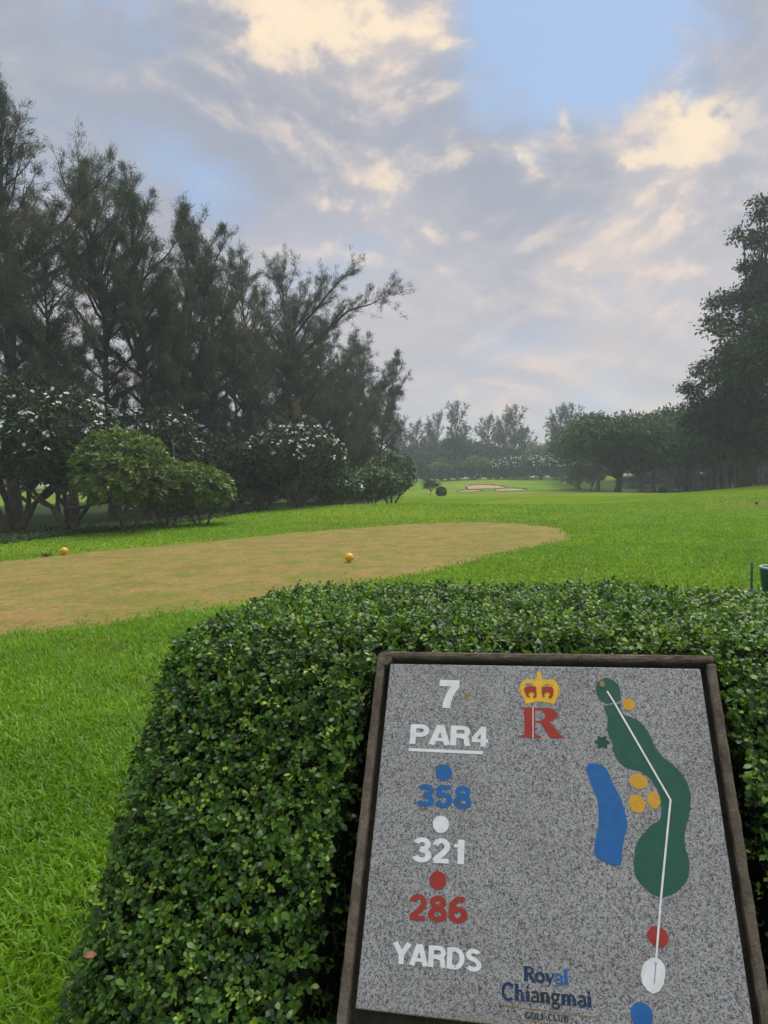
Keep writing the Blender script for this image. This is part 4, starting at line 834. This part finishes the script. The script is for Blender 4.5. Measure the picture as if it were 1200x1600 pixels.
poly_obj('map_tee', [sm_poly([(0.5779,-0.5611),(0.587,-0.551),(0.5982,-0.5491),(0.6089,-0.5529),(0.6162,-0.5635),(0.6155,-0.5745),(0.6087,-0.5824),(0.5994,-0.5859),(0.5897,-0.5837),(0.5814,-0.5774),(0.5775,-0.5695)])], M['p_red'], label='red painted tee on the map')
poly_obj('map_tee', [sm_poly([(0.5878,-0.6032),(0.5973,-0.6069),(0.6041,-0.617),(0.6037,-0.6294),(0.5991,-0.6455),(0.5921,-0.6565),(0.5817,-0.6635),(0.5722,-0.6619),(0.5624,-0.6524),(0.559,-0.6405),(0.5607,-0.628),(0.5657,-0.6168),(0.5754,-0.6079)])], M['p_white'], label='white painted tee on the map')
poly_obj('map_tee', [ell(.5542, -.7000, .0205, .0203)], M['p_blue'], label='blue painted tee on the map')
L1 = [(0.5342,-0.0617),(0.5483,-0.089),(0.6497,-0.3045)]; L2 = [(0.6497,-0.3040),(0.6089,-0.5021),(0.5885,-0.612)]
poly_obj('map_line', [ribbon(L1, .0042)], M['p_white'], .0016); poly_obj('map_line', [ribbon(L2, .0040)], M['p_white'], .0018)
poly_obj('map_line', [ribbon([(.5885, -.6125), (.585, -.632), (.5823, -.6466)], .0010)], M['p_blue'], .0016)
# crown over the letter R
poly_obj('crown_emblem', [sm_poly([(0.3711,-0.0176),(0.3758,-0.015),(0.3811,-0.0174),(0.3816,-0.0323),(0.3838,-0.0364),(0.3907,-0.0379),(0.4014,-0.0344),(0.4121,-0.0358),(0.4194,-0.0446),(0.4218,-0.0543),(0.4194,-0.0689),(0.4153,-0.0802),(0.4111,-0.0955),(0.4014,-0.0949),(0.3895,-0.0921),(0.3775,-0.0909),(0.3638,-0.0928),(0.3532,-0.0963),(0.3426,-0.0966),(0.3397,-0.0855),(0.3351,-0.0743),(0.3306,-0.0598),(0.3314,-0.0483),(0.3384,-0.039),(0.3492,-0.0355),(0.36,-0.0377),(0.3685,-0.0384),(0.3709,-0.0325)], 2),
    sm_poly([(0.3399,-0.0497),(0.3507,-0.0454),(0.3599,-0.0476),(0.3629,-0.0516),(0.3522,-0.0519),(0.3429,-0.0546)], 2), sm_poly([(0.3828,-0.0504),(0.395,-0.0468),(0.4071,-0.049),(0.4109,-0.0513),(0.4025,-0.0512),(0.3904,-0.0518)], 2)], M['p_yellow'])
cb_ = Buf()
for k in range(34):                                       # pearls round the crown's edge
    a = math.pi * (-.18 + 1.36 * k / 33); c = np.array([.3763 + .0475 * math.cos(a), -.0630 + .0285 * math.sin(a)])
    if abs(c[0] - .3763) < .008: continue
    cc_ = np.array(circ(*c, .0019, 6)); cb_.add(np.column_stack([cc_, np.zeros(6)]), [(0, 1, 2), (0, 2, 3), (0, 3, 4), (0, 4, 5)])
obj('crown_pearls', cb_.mesh('crown_pearls', M['p_yellow']), slab, (0, 0, .0007))
for q in ([(0.339,-0.0612),(0.3429,-0.0562),(0.3522,-0.0527),(0.3613,-0.0533),(0.369,-0.0548),(0.3694,-0.0766),(0.3686,-0.0815),(0.3625,-0.0817),(0.3603,-0.0785),(0.3648,-0.0768),(0.3627,-0.0687),(0.3566,-0.0665),(0.3505,-0.0699),(0.3504,-0.0771),(0.3549,-0.0803),(0.3503,-0.0812),(0.3451,-0.0765)], [(0.3819,-0.0553),(0.3934,-0.0526),(0.4055,-0.0539),(0.4099,-0.0595),(0.4088,-0.0724),(0.404,-0.0821),(0.3988,-0.0807),(0.3966,-0.0783),(0.4019,-0.0758),(0.4005,-0.0694),(0.3946,-0.0663),(0.3885,-0.0697),(0.3868,-0.0762),(0.3905,-0.0785),(0.3837,-0.0795),(0.3824,-0.0682)]): poly_obj('crown_lining', [q], M['p_red'], .0018)
poly_obj('emblem_letter', [[(0.3266,-0.1066),(0.3591,-0.1065),(0.3582,-0.1799),(0.3257,-0.1789),(0.3309,-0.1756),(0.3376,-0.1724),(0.3396,-0.1685),(0.3399,-0.1173),(0.338,-0.1111),(0.3319,-0.1089)],
    [(0.3617,-0.1069),(0.3996,-0.1061),(0.4114,-0.1104),(0.4171,-0.1181),(0.4172,-0.1258),(0.4107,-0.1338),(0.3987,-0.1403),(0.4045,-0.1463),(0.4129,-0.1582),(0.4214,-0.1685),(0.4312,-0.1772),(0.4181,-0.1789),(0.3992,-0.1791),(0.3922,-0.1681),(0.3837,-0.1531),(0.3765,-0.1423),(0.3649,-0.1421),(0.3645,-0.1691),(0.3701,-0.1727),(0.3788,-0.1769),(0.378,-0.1789),(0.3612,-0.1798)],
    [(0.3654,-0.1134),(0.3771,-0.1122),(0.386,-0.1159),(0.3888,-0.1228),(0.3872,-0.1299),(0.3826,-0.1363),(0.3736,-0.1389),(0.365,-0.1387)]], M['p_red'])
poly_obj('emblem_letter_line', [[(.3594, -.1066), (.3612, -.1066), (.3605, -.1799), (.3585, -.1799)]], M['p_white'], .0004)
# roman lettering drawn as strokes (cap height 1)
TK, TH = .17, .075
def V_(x, y0, y1, serif=True, w=TK):
    o = [([(x, y0), (x, y1)], w)]
    if serif: o += [([(x - .13, y0 + .03), (x + .13, y0 + .03)], .06)]
    return o
SER = {'R': (.74, V_(.17, 0, 1) + [([(.04, .97), (.2, .97)], .06), ([(.17, .95)] + A(.38, .73, .22, .22, 90, -90) + [(.17, .51)], .11), ([(.36, .50), (.66, .03), (.76, .03)], .15)]),
       'o': (.62, [(A(.3, .33, .24, .30, 0, 360, 20), .13)]), 'y': (.58, [([(.08, .62), (.30, .04)], .14), ([(.52, .62), (.22, -.18), (.08, -.24)], TH), ([(.0, .63), (.2, .63)], .055), ([(.42, .63), (.6, .63)], .055)]),
       'a': (.56, [(A(.27, .44, .17, .19, 160, 0, 8) + [(.44, .06), (.53, .03)], .12), (A(.25, .17, .17, .16, 60, 320, 12), .10)]), 'l': (.32, V_(.15, 0, 1.03) + [([(.03, 1.0), (.15, 1.0)], .06)]),
       'C': (.78, [(A(.42, .5, .34, .49, 48, 312, 18), .14), ([(.66, .72), (.68, .98)], .06)]), 'h': (.66, V_(.15, 0, 1.03) + [([(.03, 1.0), (.15, 1.0)], .06), (A(.32, .40, .17, .22, 150, 0, 8), .10)] + V_(.49, 0, .42)),
       'i': (.32, V_(.15, 0, .64) + [([(.04, .62), (.15, .62)], .06), (A(.15, .86, .035, .035, 0, 360, 8), .09)]), 'n': (.66, V_(.15, 0, .64) + [([(.04, .62), (.15, .62)], .06), (A(.32, .40, .17, .22, 150, 0, 8), .10)] + V_(.49, 0, .42)),
       'g': (.58, [(A(.26, .42, .18, .20, 0, 360, 14), .11), (A(.27, -.10, .22, .16, 0, 360, 14), .09), ([(.16, .24), (.14, .10), (.3, .06)], .09), ([(.40, .58), (.56, .62)], .08)]),
       'm': (.98, V_(.15, 0, .64) + [([(.04, .62), (.15, .62)], .06), (A(.32, .40, .16, .22, 150, 0, 8), .10), (A(.64, .40, .16, .22, 150, 0, 8), .10)] + V_(.48, 0, .42) + V_(.80, 0, .42)),
       'G': (.84, [(A(.42, .5, .34, .49, 48, 330, 18), .14), ([(.70, .08), (.70, .42)], .13), ([(.58, .42), (.82, .42)], .06)]), 'O': (.88, [(A(.42, .5, .34, .48, 0, 360, 22), .14)]),
       'L': (.66, V_(.17, 0, 1) + [([(.04, .97), (.3, .97)], .06), ([(.17, .04), (.58, .04), (.6, .26)], .08)]), 'F': (.62, V_(.17, 0, 1) + [([(.04, .96), (.56, .96), (.58, .76)], .08), ([(.17, .52), (.44, .52)], .07)]),
       'U': (.84, [([(.17, .98), (.17, .3)] + A(.40, .28, .23, .24, 180, 360, 10) + [(.63, .98)], .12), ([(.04, .97), (.3, .97)], .06), ([(.52, .97), (.76, .97)], .06)]),
       'B': (.74, V_(.17, 0, 1) + [([(.04, .97), (.17, .97)], .06), ([(.17, .95)] + A(.36, .74, .2, .21, 90, -90) + [(.17, .53)], .11), ([(.17, .53)] + A(.38, .28, .24, .25, 90, -90) + [(.17, .03)], .12)]), ' ': (.45, [])}
roman('Royal', .3343, -.6655, .0880, .0250, .018, ['p_navy', 'p_navy', 'p_navy', 'p_blue', 'p_blue'], '', bold=1.3)
roman('Chiangmai', .2921, -.6998, .1730, .0270, .016, ['p_navy', 'p_navy', 'p_navy', 'p_black', 'p_black', 'p_black', 'p_navy', 'p_navy', 'p_navy'], '', bold=1.3)
roman('GOLF CLUB', .3367, -.7268, .0830, .0104, .02, ['p_black'], '', bold=1.25)
poly_obj('gold_rule', [ribbon([(.2881, -.7094), (.377, -.7108), (.4659, -.7117)], .0018)], M['p_gold'])
poly_obj('gold_rule', [ribbon([(.2938, -.7290), (.375, -.7302), (.4561, -.7312)], .0016)], M['p_gold'])
# bird dropping and dirt fleck near the 7
poly_obj('dirt_fleck', [sm_poly([(.196, -.078), (.203, -.075), (.206, -.083), (.203, -.092), (.199, -.096), (.195, -.087)])], M['p_gold'])
poly_obj('dirt_fleck', [sm_poly([(.519, -.037), (.526, -.036), (.530, -.045), (.525, -.053), (.519, -.048)])], M['p_gold'], .0019)

# ------------------------------------------------------------------ hedge wrapped round the sign
hedge = empty('hedge', (0, 0, 0)); hedge.rotation_euler = (0, 0, -math.radians(12.36))
tag(hedge, 'clipped small-leaved hedge with a sloping front wrapped round the granite sign', 'hedge')
def hedge_solid(ins):
    bm = bmesh.new(); prof = [(1.02, -.05), (1.935, 1.165), (3.02, 1.150), (3.10, -.05)]; S = 1.07
    lo = [bm.verts.new((-S - (.05 if z < .5 else 0), t, z)) for t, z in prof]; hi = [bm.verts.new((S + (.05 if z < .5 else 0), t, z)) for t, z in prof]
    bm.faces.new(lo[::-1]); bm.faces.new(hi)
    for i in range(4): j = (i + 1) % 4; bm.faces.new((lo[i], lo[j], hi[j], hi[i]))
    bmesh.ops.recalc_face_normals(bm, faces=list(bm.faces)); bm.edges.ensure_lookup_table()
    def edge(a, b): return next(e for e in bm.edges if {e.verts[0], e.verts[1]} == {a, b})
    bmesh.ops.bevel(bm, geom=[edge(lo[2], lo[3]), edge(hi[2], hi[3])], offset=.34, segments=6, affect='EDGES', profile=.5)
    ed = [e for e in bm.edges if e.calc_face_angle(0) > .6 and min(v.co.z for v in e.verts) > -.04 or (len(e.link_faces) == 2 and e.calc_face_angle(0) > .6 and max(v.co.z for v in e.verts) > .5)]
    bmesh.ops.bevel(bm, geom=ed, offset=.11, segments=4, affect='EDGES', profile=.5)
    if ins:
        bmesh.ops.recalc_face_normals(bm, faces=list(bm.faces)); bm.normal_update(); mv = {v: v.normal.copy() for v in bm.verts}
        for v, n in mv.items(): v.co -= n * ins
    me = bpy.data.meshes.new('solid'); bm.to_mesh(me); bm.free(); return me
ish = hedge.matrix_world.copy(); ish = Matrix.Rotation(-math.radians(12.36), 4, 'Z').inverted()
def cutter():
    bm = bmesh.new(); P = []
    for z, e in ((-.30, -.02), (.45, .035)):             # opening widens a little towards the front and the foot
        P += [(-.050 - e * .4, .052 + e * .3, z), (.800 + e * .4, .046 + e * .2, z), (.862 + e * .6, -.80, z), (-.140 - e * .6, -.80, z)]
    vs = [bm.verts.new(ish @ (sm @ Vector(p))) for p in P]; bmesh.ops.convex_hull(bm, input=vs); bmesh.ops.recalc_face_normals(bm, faces=list(bm.faces)); me = bpy.data.meshes.new('cut'); bm.to_mesh(me); bm.free(); return me
def carve(ins):
    a = bpy.data.objects.new('a', hedge_solid(ins)); b = bpy.data.objects.new('b', cutter()); COL.objects.link(a); COL.objects.link(b)
    md = a.modifiers.new('m', 'BOOLEAN'); md.operation = 'DIFFERENCE'; md.object = b; md.solver = 'EXACT'
    dg = bpy.context.evaluated_depsgraph_get(); me = bpy.data.meshes.new_from_object(a.evaluated_get(dg)); bpy.data.objects.remove(a); bpy.data.objects.remove(b); return me
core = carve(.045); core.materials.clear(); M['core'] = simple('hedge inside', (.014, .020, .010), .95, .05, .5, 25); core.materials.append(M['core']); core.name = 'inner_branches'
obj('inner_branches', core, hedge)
shell = carve(0.0); shell.calc_loop_triangles()
sv = np.array([v.co[:] for v in shell.vertices]); stt = np.array([t.vertices[:] for t in shell.loop_triangles])
e1, e2 = sv[stt[:, 1]] - sv[stt[:, 0]], sv[stt[:, 2]] - sv[stt[:, 0]]; cr = np.cross(e1, e2); ar = np.linalg.norm(cr, axis=1) / 2; fn = unit(cr)
cen = sv[stt].mean(1); keep = (ar > 1e-7) & (fn[:, 2] > -.9)
# which triangles are the walls of the opening: they lie inside the hull of the full solid
inside_cut = (np.abs(cen[:, 0] + .01) < .52) & (fn[:, 2] < .98) & (cen[:, 1] > 1.02) & (cen[:, 1] < 2.5) & ~((np.abs(fn[:, 0]) < .05) & (fn[:, 1] < -.6) & (fn[:, 2] > .4))
wgt = np.where(keep, ar * np.where(inside_cut, .45, 1.0) * np.where(fn[:, 1] > .6, .12, 1.0) * np.where(np.abs(fn[:, 0]) > .8, .35, 1.0), 0)
def hedge_leaves():
    rng = np.random.default_rng(300); NS = 55000; ti = rng.choice(len(stt), NS, p=wgt / wgt.sum()); u, v = rng.random(NS), rng.random(NS); f = u + v > 1; u[f], v[f] = 1 - u[f], 1 - v[f]
    q = sv[stt[ti, 0]] + e1[ti] * u[:, None] + e2[ti] * v[:, None]; o = fn[ti]
    bump = .6 * (.012 * np.sin(q[:, 0] * 9 + q[:, 2] * 5) + .010 * np.sin(q[:, 0] * 17 - q[:, 1] * 13 + q[:, 2] * 8) + .008 * np.sin(q[:, 2] * 23 + q[:, 0] * 4))
    dep = np.where(rng.random(NS) < .45, rng.uniform(-.06, -.01, NS), rng.normal(0.0, .010, NS)); q = q + o * (dep + bump)[:, None]
    ax = unit(o + rng.normal(0, .55, (NS, 3)) + np.array([0, 0, .35])); K = 5; uu = unit(np.cross(ax, rng.normal(size=ax.shape))); vv = np.cross(ax, uu)
    th = (np.arange(K) * 2.39996)[None] + rng.uniform(0, 6, NS)[:, None]; tl = rng.uniform(.55, 1.45, (NS, K)); rad = uu[:, None] * np.cos(th)[..., None] + vv[:, None] * np.sin(th)[..., None]
    d = (ax[:, None] * np.cos(tl)[..., None] + rad * np.sin(tl)[..., None]).reshape(-1, 3); off = (ax[:, None] * (np.arange(K) * .0042)[None, :, None]).reshape(-1, 3)
    nr = np.repeat(ax, K, 0) + np.repeat(o, K, 0) * .3 + rng.normal(0, .25, (NS * K, 3)); young = rng.random(NS) < .09
    L = rng.uniform(.50, 1.38, NS * K) * .0176 * np.repeat(np.where(young, .85, rng.uniform(.8, 1.2, NS)), K)
    pk = np.repeat(q, K, 0) + off; Wk = L * rng.uniform(.46, .64, NS * K); deep = np.repeat(dep < -.012, K)
    V, T = leaf_geo(pk[~deep], d[~deep], nr[~deep], L[~deep], Wk[~deep], .16, ((.34, .36), (.70, .5)), .06)
    V2, T2 = rhomb_geo(pk[deep], d[deep], nr[deep], L[deep], Wk[deep]); T2 = T2 + len(V); V = np.vstack([V, V2]); T = np.vstack([T, T2])
    patch = .5 + .5 * np.sin(q[:, 0] * 3.1 + 1.2 * np.sin(q[:, 2] * 4)) * np.sin(q[:, 2] * 3.7 + q[:, 1])
    r = np.where(young, rng.uniform(.84, 1.0, NS), np.clip(rng.normal(.33 + .14 * patch, .22, NS), 0, .90)); R = np.clip(np.repeat(r, K) + rng.normal(0, .07, NS * K), 0, 1)
    o_ = obj('leaves', tri_mesh('leaves', V, T, M['hedge'], np.concatenate([np.repeat(R[~deep], 6), np.repeat(R[deep], 4)])), hedge); o_['kind'] = 'stuff'
    # thin bare twigs showing between the leaves
    B = Buf(); sel = rng.choice(NS, 1500, replace=False)
    for s in sel:
        dd = unit(ax[s] * .5 + rng.normal(0, .6, 3)); B.add(*tube([q[s] - o[s] * .03, q[s] + dd * .02, q[s] + dd * .05], [.0012, .001, .0006], 3, False))
    tw = obj('twigs', B.mesh('twigs', M['twig']), hedge); tw['kind'] = 'stuff'
    # withered leaves caught among the green ones
    sel = rng.choice(np.where((dep > -.02) & (o[:, 1] < .4))[0], 170, replace=False); dd = unit(rad[sel, 0] + ax[sel] * .3)
    Vd, Td = leaf_geo(q[sel] + o[sel] * .004, dd, o[sel] + rng.normal(0, .5, (170, 3)), rng.uniform(.010, .024, 170), rng.uniform(.006, .012, 170), .3)
    dw = obj('withered_leaves', tri_mesh('withered_leaves', Vd, Td, M['withered'], np.repeat(rng.random(170), 6)), hedge); dw['kind'] = 'stuff'
    # the 300 outermost leaves nearest the viewer, one by one
    front = np.where((o[:, 1] < -.5) & (o[:, 2] > .3) & (dep > -.005) & (q[:, 2] < .95) & (q[:, 2] > .25) & (q[:, 0] < .9))[0]; pick = rng.choice(front, 300, replace=False)
    lm = []
    for k in range(4):
        Vl, Tl = leaf_geo(np.zeros((1, 3)), np.array([[1.0, 0, 0]]), np.array([[0, 0, 1.0]]), np.array([.021]), np.array([.0115 + .001 * k]), .18, ((.34, .38), (.70, .5)), .08)
        lm.append(tri_mesh('leaf', Vl, Tl, M['hedge'], np.full(6, (.35, .55, .72, .9)[k])))
    for i, s in enumerate(pick):
        lo = obj('leaf', lm[i % 4], hedge); x = Vector(unit(rad[s, 0] + ax[s] * .4)); z = Vector(unit(o[s] + rng.normal(0, .3, 3))); y = z.cross(x).normalized(); z = x.cross(y)
        mm = Matrix((x, y, z)).transposed().to_4x4(); mm.translation = Vector(q[s] + o[s] * .008); lo.matrix_local = mm
    # pale young shoots standing clear of the clipped face
    sm_ = []
    for k in range(5):
        b = Buf(); ln_ = .07 + .015 * k; s_ = np.linspace(0, 1, 6)[:, None]; P = np.column_stack([.012 * np.sin(s_[:, 0] * 3 + k), .01 * s_[:, 0] ** 2, s_[:, 0] * ln_]); b.add(*tube(P, np.linspace(.0011, .0005, 6), 4), r=.9)
        n = 9; w = np.linspace(.2, 1, n); pp_ = np.column_stack([np.interp(w, s_[:, 0], P[:, 0]), np.interp(w, s_[:, 0], P[:, 1]), w * ln_]); a = np.arange(n) * 2.4 + k
        dd = np.column_stack([np.cos(a), np.sin(a), .6 + .3 * w]); b.add(*leaf_geo(pp_, dd, np.column_stack([-np.cos(a) * .5, -np.sin(a) * .5, np.ones(n)]), np.linspace(.017, .010, n), np.linspace(.009, .006, n), .2), r=np.repeat(np.linspace(.82, 1, n), 6))
        sm_.append(b.mesh('young_shoot', M['hedge']))
    fr_ = np.where((o[:, 2] > .3) & (dep > -.01) & (q[:, 2] > .2) & (o[:, 1] < .3))[0]
    for i, s in enumerate(rng.choice(fr_, 110, replace=False)):
        so_ = obj('young_shoot', sm_[i % 5], hedge); z = unit(o[s] * .55 + np.array([0, 0, .6]) + rng.normal(0, .45, 3)); z = Vector(z); x = z.orthogonal().normalized(); y = z.cross(x)
        mm = Matrix((x, y, z)).transposed().to_4x4(); mm.translation = Vector(q[s]); so_.matrix_local = mm @ Matrix.Rotation(rng.uniform(0, 6), 4, 'Z')
hedge_leaves()
# dry fallen leaf resting on the hedge face
dl = Vector((-.98 * hc + 1.36 * hs, .98 * hs + 1.36 * hc, .60)); V, T = leaf_geo(np.zeros((1, 3)), np.array([[1, 0, 0.]]), np.array([[0, 0, 1.]]), np.array([.030]), np.array([.015]), .25, ((.3, .42), (.7, .5)), .1)
dr = obj('fallen_leaf', tri_mesh('fallen_leaf', V, T, M['litter'], np.full(6, .5)), None, (-.665, 1.545, .585)); dr.rotation_euler = (.7, .1, .5); tag(dr, 'reddish brown dead leaf caught low on the hedge face', 'leaf')

# ------------------------------------------------------------------ morning haze
bm = bmesh.new(); bmesh.ops.create_cube(bm, size=1)
for v in bm.verts: v.co = Vector((v.co.x * 650, 176 + v.co.y * 484, 14 + v.co.z * 34))
me = bpy.data.meshes.new('haze'); bm.to_mesh(me); bm.free()
hm = bpy.data.materials.new('haze air'); hm.use_nodes = True; nt = hm.node_tree; nt.nodes.clear(); ho = nt.nodes.new('ShaderNodeOutputMaterial'); pv = nt.nodes.new('ShaderNodeVolumePrincipled')
pv.inputs['Color'].default_value = (.80, .90, 1.0, 1); pv.inputs['Density'].default_value = .0011; pv.inputs['Anisotropy'].default_value = .2
nt.links.new(pv.outputs[0], ho.inputs['Volume']); me.materials.append(hm)
tag(obj('haze', me), kind='stuff')
